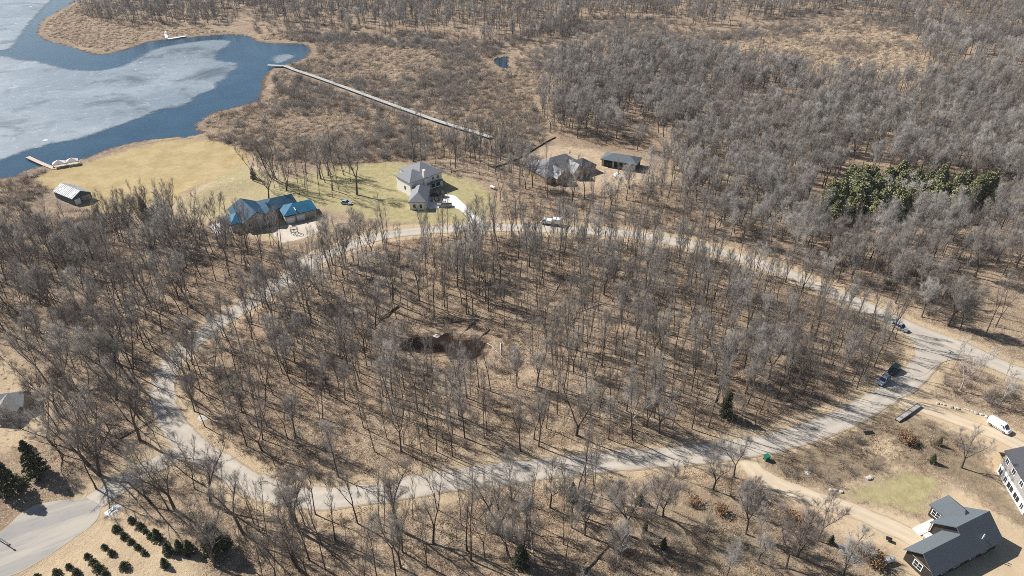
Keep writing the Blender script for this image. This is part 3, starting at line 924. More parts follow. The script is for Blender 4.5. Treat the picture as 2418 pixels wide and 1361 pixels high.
for k, (x, y) in enumerate(((2.2, 1.1), (3.2, 2.0), (10.6, 0.6), (11.2, 1.8))):
    zz = 3.0 + y * sl + 0.262
    b = MB().add([(x, y, zz), (x + 0.9, y, zz), (x + 0.9, y + 0.7, zz + 0.7 * sl), (x, y + 0.7, zz + 0.7 * sl), (x, y, zz + 0.05), (x + 0.9, y, zz + 0.05), (x + 0.9, y + 0.7, zz + 0.7 * sl + 0.05), (x, y + 0.7, zz + 0.7 * sl + 0.05)],
                 [(4, 5, 6, 7), (0, 1, 5, 4), (1, 2, 6, 5), (2, 3, 7, 6), (3, 0, 4, 7)])
    b.build('skylight', M['steel'], h)
boxpart(h, 'door', 13.2, 13.26, 0.5, 2.8, -0.1, 2.3, 'white')
boxpart(h, 'door', 13.2, 13.26, 3.4, 6.8, -0.1, 2.5, 'steel')
boxpart(h, 'lean_to', -2.0, -0.02, 0.6, 3.2, -0.2, 1.6, 'barn_roof')

# dark ranch house at the lower right
h = empty('house', (80.2, 83.1, 0), R(24), 'dark brown house with slate blue shingle roof at the lower right corner', 'house')
block(h, -0.9, 9.0, -3.2, 2.6, 3.0, 5.4, M['dark_siding'], M['shingle_blue'], 'x', 'gable', 0.5)
block(h, 9.52, 18.2, -3.2, 5.0, 3.0, 6.4, M['dark_siding'], M['shingle_blue'], 'x', 'gable', 0.5)
block(h, 13.0, 18.0, 1.0, 8.2, 2.95, 5.7, M['dark_siding'], M['shingle_blue'], 'y', 'hip', 0.45)
window(h, (-0.9, -0.2, 1.7), 'x-', 1.7, 1.5, None, 2, 2)
window(h, (13.0, 6.4, 1.7), 'x-', 2.6, 1.5, None, 3, 2)
for wx in (3.0, 6.5, 11.0, 14.5):
    window(h, (wx, -3.2, 1.5), 'y-', 1.4, 1.2, None, 2, 1)
boxpart(h, 'porch', 6.9, 12.9, 5.05, 7.0, -0.2, 0.25, 'concrete')
boxpart(h, 'step', 7.6, 9.4, 2.62, 5.0, -0.2, 0.2, 'concrete')
boxpart(h, 'porch_post', 9.2, 9.4, 5.06, 5.26, 0.25, 2.6, 'osb')
boxpart(h, 'trim_board', -0.96, -0.9, -3.2, 2.6, 2.85, 2.96, 'osb')
for dx, dy in ((0, 0), (0.55, 0.2)):
    MB().tube((13.4 + dx, -2.2 + dy, 4.4), (13.4 + dx, -2.2 + dy, 5.3), 0.1).build('vent_pipe', M['white'], h)
boxpart(h, 'garage_door', 1.2, 6.6, 2.6, 2.66, 0, 2.3, 'white')

# tall house at the right edge
h = empty('house', (111.0, 109.6, 0), R(-98), 'two storey house with grey siding and near black roof at the right edge', 'house')
block(h, 1.5, 14.0, 0.0, 9.5, 6.0, 8.6, M['grey_siding'], M['shingle_dark'], 'x', 'gable', 0.4)
boxpart(h, 'lower_wall', 1.6, 13.9, -0.12, -0.003, -0.3, 2.5, 'insul')
for wx in (3.0, 6.0, 9.4, 12.4):
    window(h, (wx, 0.0, 4.6), 'y-', 1.2, 1.3, None, 2, 1)
for wx, ww in ((2.8, 1.4), (5.2, 1.0), (7.4, 2.4), (10.2, 2.2), (12.6, 1.0)):
    window(h, (wx, -0.12, 1.2), 'y-', ww, 1.5, None, 2, 1)
boxpart(h, 'porch_frame', -1.2, 1.48, 0.1, 0.3, -0.3, 3.4, 'osb')
boxpart(h, 'porch_frame', -1.2, -1.0, 0.32, 5.0, -0.3, 3.4, 'osb')
boxpart(h, 'porch_deck', -1.0, 1.48, 0.32, 5.0, 2.3, 2.5, 'wood_tan')
for q in ((7.0, 2.2), (10.5, 2.6)):
    MB().tube((q[0], q[1], 6.9), (q[0], q[1], 7.8), 0.11).build('vent_pipe', M['white'], h)

# brown roofed house at the left edge
h = empty('house', (-127.5, 128.6, 0), R(12), 'small house with weathered brown shingle roof at the left edge', 'house')
block(h, -6, 4.6, -2.6, 3.0, 2.6, 4.6, M['tan_siding'], M['shingle_brown'], 'x', 'gable', 0.5)
block(h, -1.5, 4.0, -4.6, 0, 2.7, 4.6, M['tan_siding'], M['shingle_brown'], 'y', 'gable', 0.4)
window(h, (1.2, -4.6, 1.5), 'y-', 1.4, 1.3, None, 2, 1)
boxpart(h, 'chimney', -4.4, -3.6, 0.4, 1.2, 3.8, 5.4, 'stone')


# ------------------------------------------------------------------ docks, boardwalk, lakeside canopy
def walk(name, P, half, z, label, cat, mat='wood', sect=6.0, rail=True, group=None):
    P = spline(P, False, sect)
    root = empty(name, (P[0][0], P[0][1], 0), 0, label, cat, group)
    o = np.array(P[0])
    Q = P - o
    for i in range(len(Q) - 1):
        a, b_ = Q[i], Q[i + 1]
        t = (b_ - a) / np.linalg.norm(b_ - a)
        n = np.array([-t[1], t[0]])
        b_ = b_ - t * 0.06
        b = MB()
        c = [a - n * half, b_ - n * half, b_ + n * half, a + n * half]
        b.add([(p[0], p[1], z - 0.12) for p in c] + [(p[0], p[1], z) for p in c], [(0, 3, 2, 1), (4, 5, 6, 7), (0, 1, 5, 4), (1, 2, 6, 5), (2, 3, 7, 6), (3, 0, 4, 7)])
        b.build('deck_section', M[mat], root)
        for s_ in (-1, 1):
            p = a + n * half * 0.86 * s_
            MB().tube((p[0], p[1], -1.6), (p[0], p[1], z - 0.1), 0.09, n=6).build('post', M['dark_siding'], root)
            if rail:
                e = MB()
                c0, c1 = a + n * (half + 0.05) * s_, b_ + n * (half + 0.05) * s_
                d = n * 0.06
                cs = [c0 - d, c1 - d, c1 + d, c0 + d]
                e.add([(p[0], p[1], z - 0.3) for p in cs] + [(p[0], p[1], z - 0.02) for p in cs], [(0, 3, 2, 1), (4, 5, 6, 7), (0, 1, 5, 4), (1, 2, 6, 5), (2, 3, 7, 6), (3, 0, 4, 7)])
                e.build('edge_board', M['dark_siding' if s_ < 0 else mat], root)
    return root


walk('boardwalk', GP([(632, 158), (672, 160), (695, 169), (760, 191), (850, 224), (950, 261), (1050, 296), (1110, 314), (1160, 330)]), 1.3, 1.2,
     'long grey timber boardwalk crossing the marsh to the lake', 'boardwalk', 'deck_grey')
walk('dock', GP([(66, 373), (96, 387), (128, 400)]), 0.9, 0.5, 'straight wooden dock by the canopies on the near shore', 'dock', 'wood_tan', 3.0)
walk('dock', GP([(389, 72), (391, 80), (394, 91)]), 1.0, 0.5, 'white dock on the far shore, arm running from the bank', 'dock', 'white', 8.0, False)
walk('dock', GP([(397, 94), (415, 91), (440, 87)]), 1.2, 0.55, 'white dock on the far shore, arm lying along the bank', 'dock', 'white', 5.0, False)

x, y = G(158, 393)
h = empty('boat_canopy', (x, y, 0.0), R(28), 'pair of pale peaked canopies over a deck at the near dock', 'canopy')
boxpart(h, 'deck', -5.2, 5.2, -2.2, 1.8, 0.2, 0.5, 'wood_tan')
for k, cx in enumerate((-2.5, 2.6)):
    mobj('canopy_top', [(cx - 2.4, -1.9, 2.2), (cx + 2.4, -1.9, 2.2), (cx + 2.4, 1.6, 2.2), (cx - 2.4, 1.6, 2.2), (cx, -0.15, 3.6), (cx - 2.4, -1.9, 2.05), (cx + 2.4, -1.9, 2.05), (cx + 2.4, 1.6, 2.05), (cx - 2.4, 1.6, 2.05)],
         [(0, 1, 4), (1, 2, 4), (2, 3, 4), (3, 0, 4), (5, 6, 1, 0), (6, 7, 2, 1), (7, 8, 3, 2), (8, 5, 0, 3), (8, 7, 6, 5)], M['canvas'], h)
    for sx in (-2.2, 2.2):
        for sy in (-1.7, 1.4):
            MB().tube((cx + sx, sy, 0.5), (cx + sx, sy, 2.1), 0.07, n=6).build('post', M['dark'], h)
boxpart(h, 'railing', -5.2, 5.2, -2.28, -2.2, 0.9, 1.0, 'white')
boxpart(h, 'bench', -2.0, 1.5, -1.9, -1.4, 0.5, 0.95, 'dark')


# ------------------------------------------------------------------ vehicles
def wheel(root, x, y, r=0.35, w=0.24):
    s_ = 1 if y > 0 else -1
    t = MB().tube((x, y - s_ * w, r), (x, y, r), r, n=14).build('wheel', M['rubber'], root)
    MB().tube((x, y, r), (x, y + s_ * 0.02, r), r * 0.6, n=10).build('rim', M['chrome'], t)


def ring(x, zb, zt, hw, cr=0.9):
    zm = zb + (zt - zb) * 0.6
    return [(x, -hw * 0.94, zb), (x, -hw, zm), (x, -hw * cr, zt), (x, hw * cr, zt), (x, hw, zm), (x, hw * 0.94, zb)]


def cab(root, x0, x1, t0, t1, zb, zt, hb, ht, paint):
    """Greenhouse: dark glass body, painted roof panel and pillars."""
    g = MB().loft([[(x0, -hb, zb), (x1, -hb, zb), (x1, hb, zb), (x0, hb, zb)], [(t0, -ht, zt), (t1, -ht, zt), (t1, ht, zt), (t0, ht, zt)]])
    g.build('windows', M['glass'], root)
    MB().loft([[(t0 - 0.03, -ht - 0.03, zt - 0.02), (t1 + 0.03, -ht - 0.03, zt - 0.02), (t1 + 0.03, ht + 0.03, zt - 0.02), (t0 - 0.03, ht + 0.03, zt - 0.02)],
               [(t0 + 0.15, -ht + 0.1, zt + 0.06), (t1 - 0.15, -ht + 0.1, zt + 0.06), (t1 - 0.15, ht - 0.1, zt + 0.06), (t0 + 0.15, ht - 0.1, zt + 0.06)]]).build('roof_panel', paint, root)
    xm, tm = (x0 + x1) / 2, (t0 + t1) / 2
    for s_ in (-1, 1):
        for a, b_ in ((x0, t0), (xm, tm), (x1, t1)):
            MB().tube((a, s_ * (hb + 0.005), zb), (b_, s_ * (ht + 0.01), zt), 0.05, n=5).build('pillar', paint, root)


def vehicle(kind, rear, front, paint, label, group='vehicles', cat='car'):
    a, b_ = np.array(G(*rear)), np.array(G(*front))
    c = (a + b_) / 2
    d = b_ - a
    root = empty({'car': 'parked_car', 'suv': 'parked_car', 'pickup': 'pickup_truck', 'van': 'van', 'truck': 'box_truck'}[kind], (c[0], c[1], 0.09 if kind != 'van' else hz1(*c) + 0.05),
                 math.atan2(d[1], d[0]), label, cat, group)
    p = M[paint]
    if kind in ('car', 'suv'):
        L, hw = (4.6, 0.9) if kind == 'car' else (4.8, 0.95)
        bz, rz = (0.85, 1.42) if kind == 'car' else (1.0, 1.72)
        h_ = L / 2
        MB().loft([ring(-h_, 0.45, bz - 0.12, hw * 0.86), ring(-h_ + 0.25, 0.3, bz, hw * 0.97), ring(-1.2, 0.27, bz + 0.02, hw), ring(0.8, 0.27, bz, hw), ring(h_ - 0.5, 0.28, bz - 0.13, hw * 0.96), ring(h_ - 0.1, 0.35, bz - 0.24, hw * 0.86), ring(h_, 0.42, bz - 0.33, hw * 0.76)]).build('body', p, root, False)
        if kind == 'car':
            cab(root, -1.75, 1.0, -1.1, 0.25, bz - 0.02, rz, hw * 0.9, hw * 0.72, p)
        else:
            cab(root, -h_ + 0.18, 1.05, -h_ + 0.5, 0.4, bz - 0.02, rz, hw * 0.92, hw * 0.78, p)
            for s_ in (-1, 1):
                MB().tube((-1.7, s_ * 0.62, rz + 0.12), (0.2, s_ * 0.62, rz + 0.12), 0.03, n=5).build('roof_rail', M['dark'], root)
    elif kind == 'pickup':
        L, hw = 5.7, 1.0
        h_ = L / 2
        MB().loft([ring(-0.55, 0.4, 1.1, hw), ring(0.8, 0.38, 1.1, hw), ring(1.9, 0.4, 1.05, hw * 0.98), ring(h_ - 0.2, 0.42, 0.98, hw * 0.94), ring(h_, 0.5, 0.85, hw * 0.86)]).build('body', p, root)
        cab(root, -0.6, 1.55, -0.45, 0.85, 1.08, 1.82, hw * 0.92, hw * 0.78, p)
        for s_ in (-1, 1):
            MB().box(-h_, -0.56, *sorted((s_ * hw, s_ * (hw - 0.12))), 0.5, 1.12).build('bed_side', p, root)
        MB().box(-h_, -h_ + 0.1, -hw + 0.13, hw - 0.13, 0.5, 1.1).build('tailgate', p, root)
        MB().box(-h_ + 0.1, -0.56, -hw + 0.13, hw - 0.13, 0.5, 0.68).build('bed_floor', M['dark'], root)
        MB().box(-h_ - 0.12, -h_, -0.85, 0.85, 0.45, 0.62).build('bumper', M['chrome'], root)
    elif kind == 'van':
        L, hw = 5.9, 1.0
        h_ = L / 2
        MB().loft([ring(-h_, 0.4, 2.3, hw * 0.94, 0.82), ring(-h_ + 0.15, 0.35, 2.42, hw, 0.84), ring(1.05, 0.33, 2.42, hw, 0.84), ring(1.3, 0.33, 2.36, hw, 0.82), ring(2.05, 0.35, 1.45, hw * 0.99, 0.86), ring(2.65, 0.38, 1.2, hw * 0.95, 0.86), ring(h_, 0.5, 0.85, hw * 0.85, 0.86)]).build('body', p, root)
        mobj('windshield', [(1.38, -0.74, 2.3), (2.06, -0.8, 1.48), (2.06, 0.8, 1.48), (1.38, 0.74, 2.3), (1.30, -0.74, 2.2), (1.98, -0.8, 1.38), (1.98, 0.8, 1.38), (1.30, 0.74, 2.2)],
             [(0, 1, 2, 3), (4, 7, 6, 5), (0, 4, 5, 1), (1, 5, 6, 2), (2, 6, 7, 3), (3, 7, 4, 0)], M['glass'], root)
        for s_ in (-1, 1):
            mobj('side_window', [(0.45, s_ * 1.0, 1.5), (1.75, s_ * 1.0, 1.5), (1.3, s_ * 0.9, 2.15), (0.5, s_ * 0.9, 2.15), (0.45, s_ * 0.9, 1.5), (1.75, s_ * 0.9, 1.5), (1.3, s_ * 0.8, 2.15), (0.5, s_ * 0.8, 2.15)],
                 [(0, 1, 2, 3), (7, 6, 5, 4), (0, 4, 5, 1), (1, 5, 6, 2), (2, 6, 7, 3), (3, 7, 4, 0)], M['glass'], root)
            MB().box(-2.6, 1.5, *sorted((s_ * 1.0, s_ * 1.02)), 0.62, 0.72).build('rub_strip', M['dark'], root)
        for k in range(5):
            MB().box(-2.5 + k * 0.75, -2.44 + k * 0.75, -0.78, 0.78, 2.41, 2.46).build('roof_rib', p, root)
    else:
        L, hw = 7.8, 1.1
        h_ = L / 2
        MB().box(-h_, h_ - 0.4, -0.5, 0.5, 0.5, 0.75).build('chassis', M['dark'], root)
        MB().loft([ring(1.9, 0.45, 1.5, hw * 0.92), ring(2.6, 0.45, 1.48, hw * 0.92), ring(h_ - 0.25, 0.5, 1.25, hw * 0.9), ring(h_, 0.55, 1.05, hw * 0.84)]).build('cab_body', p, root)
        cab(root, 1.9, 3.05, 1.95, 2.65, 1.48, 2.2, hw * 0.86, hw * 0.74, p)
        MB().box(-0.2, 1.7, -hw, hw, 0.8, 1.9).build('tool_body', p, root)
        MB().box(-h_, -0.75, -hw, hw, 0.8, 2.7).build('cargo_box', M['car_white'], root)
        MB().box(-h_ - 0.05, -h_ - 0.002, -0.9, 0.9, 0.9, 2.6).build('rear_door', M['steel'], root)
    wr = 0.34 if kind == 'car' else 0.38
    ax = {'car': (-1.4, 1.45), 'suv': (-1.45, 1.45), 'pickup': (-1.75, 1.75), 'van': (-1.8, 1.85), 'truck': (-2.4, 2.7)}[kind]
    for x_ in ax:
        for s_ in (-1, 1):
            wheel(root, x_, s_ * (hw + 0.015), wr)
    for s_ in (-1, 1):
        zf = {'car': 0.62, 'suv': 0.75, 'pickup': 0.85, 'van': 0.85, 'truck': 0.95}[kind]
        MB().box(h_ - 0.14, h_ + 0.02, *sorted((s_ * hw * 0.5, s_ * hw * 0.74)), zf - 0.1, zf + 0.08).build('headlight', M['lamp'], root)
        MB().box(-h_ - 0.02, -h_ + 0.1, *sorted((s_ * hw * 0.62, s_ * hw * 0.84)), zf, zf + 0.18).build('tail_light', M['red_lamp'], root)
    if kind == 'van':
        root.scale = (0.88, 0.88, 0.88)
    return root


vehicle('van', (2334, 998), (2380, 1026), 'car_white', 'white cargo van parked on the sandy drive at right', cat='van')
vehicle('suv', (2098, 891), (2070, 915), 'car_silver', 'silver blue car nose to tail with the dark one at the road edge')
vehicle('suv', (2119, 869), (2098, 887), 'car_dark', 'dark green car parked behind the silver one at the road edge')
vehicle('suv', (2108, 769), (2140, 785), 'car_silver', 'silver car alone at the junction beside the wood')
vehicle('truck', (1328, 533), (1273, 528), 'car_white', 'white truck with cargo box on the far side of the loop road', cat='truck')
vehicle('car', (804, 480), (832, 484), 'car_blue', 'light blue car parked on the grass left of the cream house')
vehicle('pickup', (1048, 466), (1019, 464), 'car_black', 'black pickup nearest the cream house, upper of two', cat='pickup')
vehicle('suv', (1047, 477), (1018, 475), 'car_black', 'black car on the concrete drive, lower of the two black ones')
vehicle('pickup', (1064, 488), (1036, 488), 'car_silver', 'grey pickup at the near edge of the concrete drive', cat='pickup')

# ------------------------------------------------------------------ small things
def at(px, py):
    x, y = G(px, py)
    return x, y, hz1(x, y)


def tank(px, py, L, r, rz, label, stand):
    x, y, z = at(px, py)
    t = empty('propane_tank', (x, y, z), rz, label, 'tank')
    b = MB()
    rr = []
    for x_, k in ((-L / 2, 0.15), (-L / 2 + 0.1, 0.6), (-L / 2 + 0.3, 0.92), (-L / 2 + 0.5, 1), (L / 2 - 0.5, 1), (L / 2 - 0.3, 0.92), (L / 2 - 0.1, 0.6), (L / 2, 0.15)):
        rr.append([(x_, r * k * math.cos(q), r * k * math.sin(q) + r + 0.35) for q in np.linspace(0, 2 * math.pi, 13)[:-1]])
    b.loft(rr).build('shell', M['white'], t, True)
    for x_ in (-L / 4, L / 4):
        boxpart(t, 'foot', x_ - 0.12, x_ + 0.12, -r * 0.7, r * 0.7, -0.1, 0.55, stand)
    MB().tube((0, 0, 2 * r + 0.3), (0, 0, 2 * r + 0.55), 0.16).build('valve_cap', M['steel'], t)


tank(1164, 447, 3.0, 0.55, R(-52), 'white tank on rusty feet at the edge of the lawn', 'rust')
tank(2097, 1329, 2.6, 0.5, R(18), 'white propane tank beside the dark brown house', 'steel')

x, y, z = at(1809, 1086)
t = empty('wheeled_bin', (x, y, z), R(20), 'green wheeled rubbish bin at the mouth of the sandy drive', 'bin')
MB().loft([[(-0.42, -0.42, 0.1), (0.42, -0.42, 0.1), (0.42, 0.42, 0.1), (-0.42, 0.42, 0.1)], [(-0.55, -0.55, 1.25), (0.55, -0.55, 1.25), (0.55, 0.55, 1.25), (-0.55, 0.55, 1.25)]]).build('body', M['green_bin'], t)
boxpart(t, 'lid', -0.6, 0.62, -0.6, 0.6, 1.26, 1.36, 'green_bin')
for s_ in (-1, 1):
    MB().tube((-0.45, s_ * 0.4, 0.14), (-0.45, s_ * 0.5, 0.14), 0.14).build('wheel', M['rubber'], t)

x, y, z = at(2234, 857)
t = empty('street_sign', (x, y, z), R(30), 'thin post with crossed street name blades at the junction', 'sign')
MB().tube((0, 0, -0.2), (0, 0, 3.6), 0.06, n=6).build('post', M['steel'], t)
boxpart(t, 'sign_blade', -0.7, 0.7, -0.02, 0.02, 3.6, 3.85, 'sign_green')
boxpart(t, 'sign_blade', -0.02, 0.02, -0.7, 0.7, 3.87, 4.12, 'sign_green')

a, b_ = np.array(G(2117, 996)), np.array(G(2170, 959))
c, d = (a + b_) / 2, b_ - a
t = empty('ramp_section', (c[0], c[1], hz1(*c)), math.atan2(d[1], d[0]), 'long narrow grey slatted ramp lying beside the road', 'ramp')
Lr = float(np.linalg.norm(d))
for s_ in (-1, 1):
    boxpart(t, 'side_beam', -Lr / 2, Lr / 2, s_ * 0.55 - 0.06, s_ * 0.55 + 0.06, 0.05, 0.62, 'steel')
n = 22
for k in range(n):
    x0 = -Lr / 2 + k * Lr / n
    boxpart(t, 'slat', x0 + 0.03, x0 + Lr / n - 0.03, -0.48, 0.48, 0.5, 0.56, 'wood')
for x0 in (-Lr / 2 + 0.6, 0, Lr / 2 - 0.6):
    boxpart(t, 'cross_beam', x0 - 0.06, x0 + 0.06, -0.48, 0.48, 0.05, 0.4, 'steel')

x, y, z = at(2051, 1023)
t = empty('metal_sheet', (x, y, z), R(8), 'dark metal sheet lying in the scrub below the ramp', 'sheet')
boxpart(t, 'panel', -1.2, 1.2, -0.5, 0.5, 0.12, 0.2, 'dark')
for k in range(4):
    boxpart(t, 'rib', -1.2, 1.2, -0.42 + k * 0.26, -0.36 + k * 0.26, 0.2, 0.25, 'dark')

x, y, z = at(696, 552)
t = empty('round_frame', (x, y, z + 0.06), 0, 'round brown open frame on legs standing on the gravel drive', 'frame')
for zz, rr in ((2.2, 1.3), (1.1, 1.35)):
    b = MB()
    for k in range(16):
        q0, q1 = 2 * math.pi * k / 16, 2 * math.pi * (k + 1) / 16
        b.tube((rr * math.cos(q0), rr * math.sin(q0), zz), (rr * math.cos(q1), rr * math.sin(q1), zz), 0.09, n=5)
    b.build('hoop', M['dark_siding'], t)
for k in range(6):
    q = 2 * math.pi * k / 6
    MB().tube((1.35 * math.cos(q), 1.35 * math.sin(q), -0.1), (1.3 * math.cos(q), 1.3 * math.sin(q), 2.2), 0.07, n=5).build('leg', M['dark'], t)


def rock_mesh(seed, r):
    rg = random.Random(seed)
    v, f = [], []
    n, m_ = 7, 4
    for j in range(1, m_):
        ph = math.pi * j / m_
        for i in range(n):
            th = 2 * math.pi * i / n
            k = r * rg.uniform(0.75, 1.2)
            v.append((k * math.sin(ph) * math.cos(th) * 1.25, k * math.sin(ph) * math.sin(th), 0.62 * k * math.cos(ph)))
    v += [(0, 0, 0.6 * r), (0, 0, -0.6 * r)]
    T_, B_ = len(v) - 2, len(v) - 1
    for j in range(m_ - 2):
        for i in range(n):
            f.append((j * n + i, (j + 1) * n + i, (j + 1) * n + (i + 1) % n, j * n + (i + 1) % n))
    for i in range(n):
        f.append((T_, i, (i + 1) % n))
        f.append((B_, (m_ - 2) * n + (i + 1) % n, (m_ - 2) * n + i))
    return mesh('boulder', v, f, M['stone'])


rocks = [rock_mesh(k, 0.5) for k in range(5)]
rg = random.Random(3)
for k, (px, py) in enumerate([(2208, 936), (2214, 953), (2222, 955), (2230, 957), (2247, 962), (2256, 965), (2262, 966), (2279, 967), (2285, 969), (2296, 972), (2304, 976), (2318, 980), (2329, 985), (2338, 990),
                              (1962, 1158), (1974, 1159), (1986, 1162), (2050, 1131), (2056, 1128)]):
    x, y, z = at(px, py)
    o = link(bpy.data.objects.new('boulder', rocks[k % 5]))
    s_ = rg.uniform(0.5, 1.15)
    o.location = (x, y, z + 0.12)
    o.scale = (s_, s_ * rg.uniform(0.8, 1.2), s_)
    o.rotation_euler = (0, 0, rg.uniform(0, 6))
    up = k < 14
    tag(o, 'pale boulder in the row edging the upper sandy drive' if up else 'pale stone on the sandy drive by the small lawn', 'rock', 'boulders edging the upper sandy drive' if up else 'stones by the small lawn')


def sheet_heap(px, py, r, hgt, label, mat='tarp', cat='tarp', seed=1):
    rg = random.Random(seed)
    x, y, z = at(px, py)
    v = [(0, 0, hgt)]
    n = 14
    for j in range(1, 5):
        for i in range(n):
            q = 2 * math.pi * i / n
            k = r * j / 4 * rg.uniform(0.75, 1.2)
            v.append((k * math.cos(q) * 1.2, k * math.sin(q), max(-0.12 if j == 4 else 0.04, hgt * (1 - j / 4) * rg.uniform(0.4, 1.6))))
    f = [(0, 1 + i, 1 + (i + 1) % n) for i in range(n)]
    for j in range(3):
        for i in range(n):
            f.append((1 + j * n + i, 1 + (j + 1) * n + i, 1 + (j + 1) * n + (i + 1) % n, 1 + j * n + (i + 1) % n))
    o = mobj('plastic_sheet' if mat == 'tarp' else 'rubble_heap', v, f, M[mat])
    o.location = (x, y, z)
    o.rotation_euler = (0, 0, rg.uniform(0, 6))
    return tag(o, label, cat)


sheet_heap(268, 1207, 1.5, 0.4, 'crumpled pale plastic sheet beside the asphalt lot', seed=2)
sheet_heap(1907, 1117, 0.6, 0.25, 'small white plastic scrap in the scrub by the loop road', seed=3)
sheet_heap(1998, 1303, 1.5, 0.5, 'grey building debris heap beside the sandy yard', 'steel', 'debris', 4)
sheet_heap(2018, 1318, 1.0, 0.3, 'low pale debris heap left of the brush pile', 'stone', 'debris', 5)
sheet_heap(1458, 413, 2.0, 0.7, 'pale building debris in front of the pole building', seed=6)
sheet_heap(480, 987, 1.3, 0.15, 'pale rock slab among leaves inside the left bend', 'stone', 'rock', 7)
sheet_heap(1030, 781, 0.9, 0.3, 'pale slab at the pond edge', 'stone', 'rock', 9)
sheet_heap(1908, 1121, 0.3, 0.2, 'small pale litter next to the white scrap', seed=10)

x, y, z = at(2097, 1277)
t = empty('wheelbarrow', (x, y, z), R(-30), 'dark wheelbarrow standing in the sandy yard', 'wheelbarrow')
MB().loft([[(-0.4, -0.28, 0.35), (0.35, -0.28, 0.35), (0.35, 0.28, 0.35), (-0.4, 0.28, 0.35)], [(-0.55, -0.42, 0.75), (0.6, -0.42, 0.75), (0.6, 0.42, 0.75), (-0.55, 0.42, 0.75)]]).build('tub', M['dark'], t)
MB().tube((0.6, -0.06, 0.2), (0.6, 0.06, 0.2), 0.2).build('wheel', M['rubber'], t)
for s_ in (-1, 1):
    MB().tube((0.6, s_ * 0.12, 0.2), (-1.1, s_ * 0.32, 0.62), 0.03, n=5).build('handle', M['wood'], t)
    MB().tube((-0.3, s_ * 0.25, 0.4), (-0.4, s_ * 0.25, 0.0), 0.025, n=5).build('leg', M['steel'], t)

x, y, z = at(2183, 917)
t = empty('marker_post', (x, y, z), 0.4, 'leaning white marker stake by the road junction', 'post')
MB().tube((0, 0, -0.2), (-0.25, 0.2, 1.9), 0.07, 0.06, 6).build('stake', M['white'], t)
MB().tube((-0.25, 0.2, 1.88), (-0.26, 0.21, 1.98), 0.09, 0.07, 6).build('cap', M['dark'], t)

a, b_ = np.array(G(-14, 1268)), np.array(G(21, 1290))
t = empty('gate_arm', (b_[0], b_[1], 0.09), math.atan2(*(a - b_)[::-1]), 'dark barrier arm on a post across the asphalt lot', 'barrier')
MB().tube((0, 0, 0), (0, 0, 1.1), 0.09, n=8).build('post', M['dark'], t)
MB().tube((-0.6, 0, 1.0), (4.2, 0, 1.0), 0.1, n=6).build('arm', M['dark'], t)
boxpart(t, 'counterweight', -1.0, -0.55, -0.16, 0.16, 0.8, 1.15, 'dark')

P = spline(GP([(1168, 398), (1210, 382), (1240, 368), (1268, 350), (1290, 338), (1312, 329)]), False, 3.0)
t = empty('silt_fence', (P[0][0], P[0][1], 0), 0, 'black fabric silt fence strung between stakes above the clearing', 'fence')
for i in range(len(P) - 1):
    a, b_ = P[i] - P[0], P[i + 1] - P[0]
    nn = np.array([-(b_ - a)[1], (b_ - a)[0]]); nn = nn / np.linalg.norm(nn) * 0.05
    cs = [a - nn, b_ - nn, b_ + nn, a + nn]
    za, zc = hz1(*P[i]), hz1(*P[i + 1])
    zs = [za, zc, zc, za]
    MB().add([(p[0], p[1], z_ - 0.15) for p, z_ in zip(cs, zs)] + [(p[0], p[1], z_ + 0.5) for p, z_ in zip(cs, zs)],
             [(0, 3, 2, 1), (4, 5, 6, 7), (0, 1, 5, 4), (1, 2, 6, 5), (2, 3, 7, 6), (3, 0, 4, 7)]).build('fabric_panel', M['black_cloth'], t)
    MB().tube((a[0], a[1], za - 0.3), (a[0], a[1], za + 0.75), 0.06, n=5).build('stake', M['wood'], t)


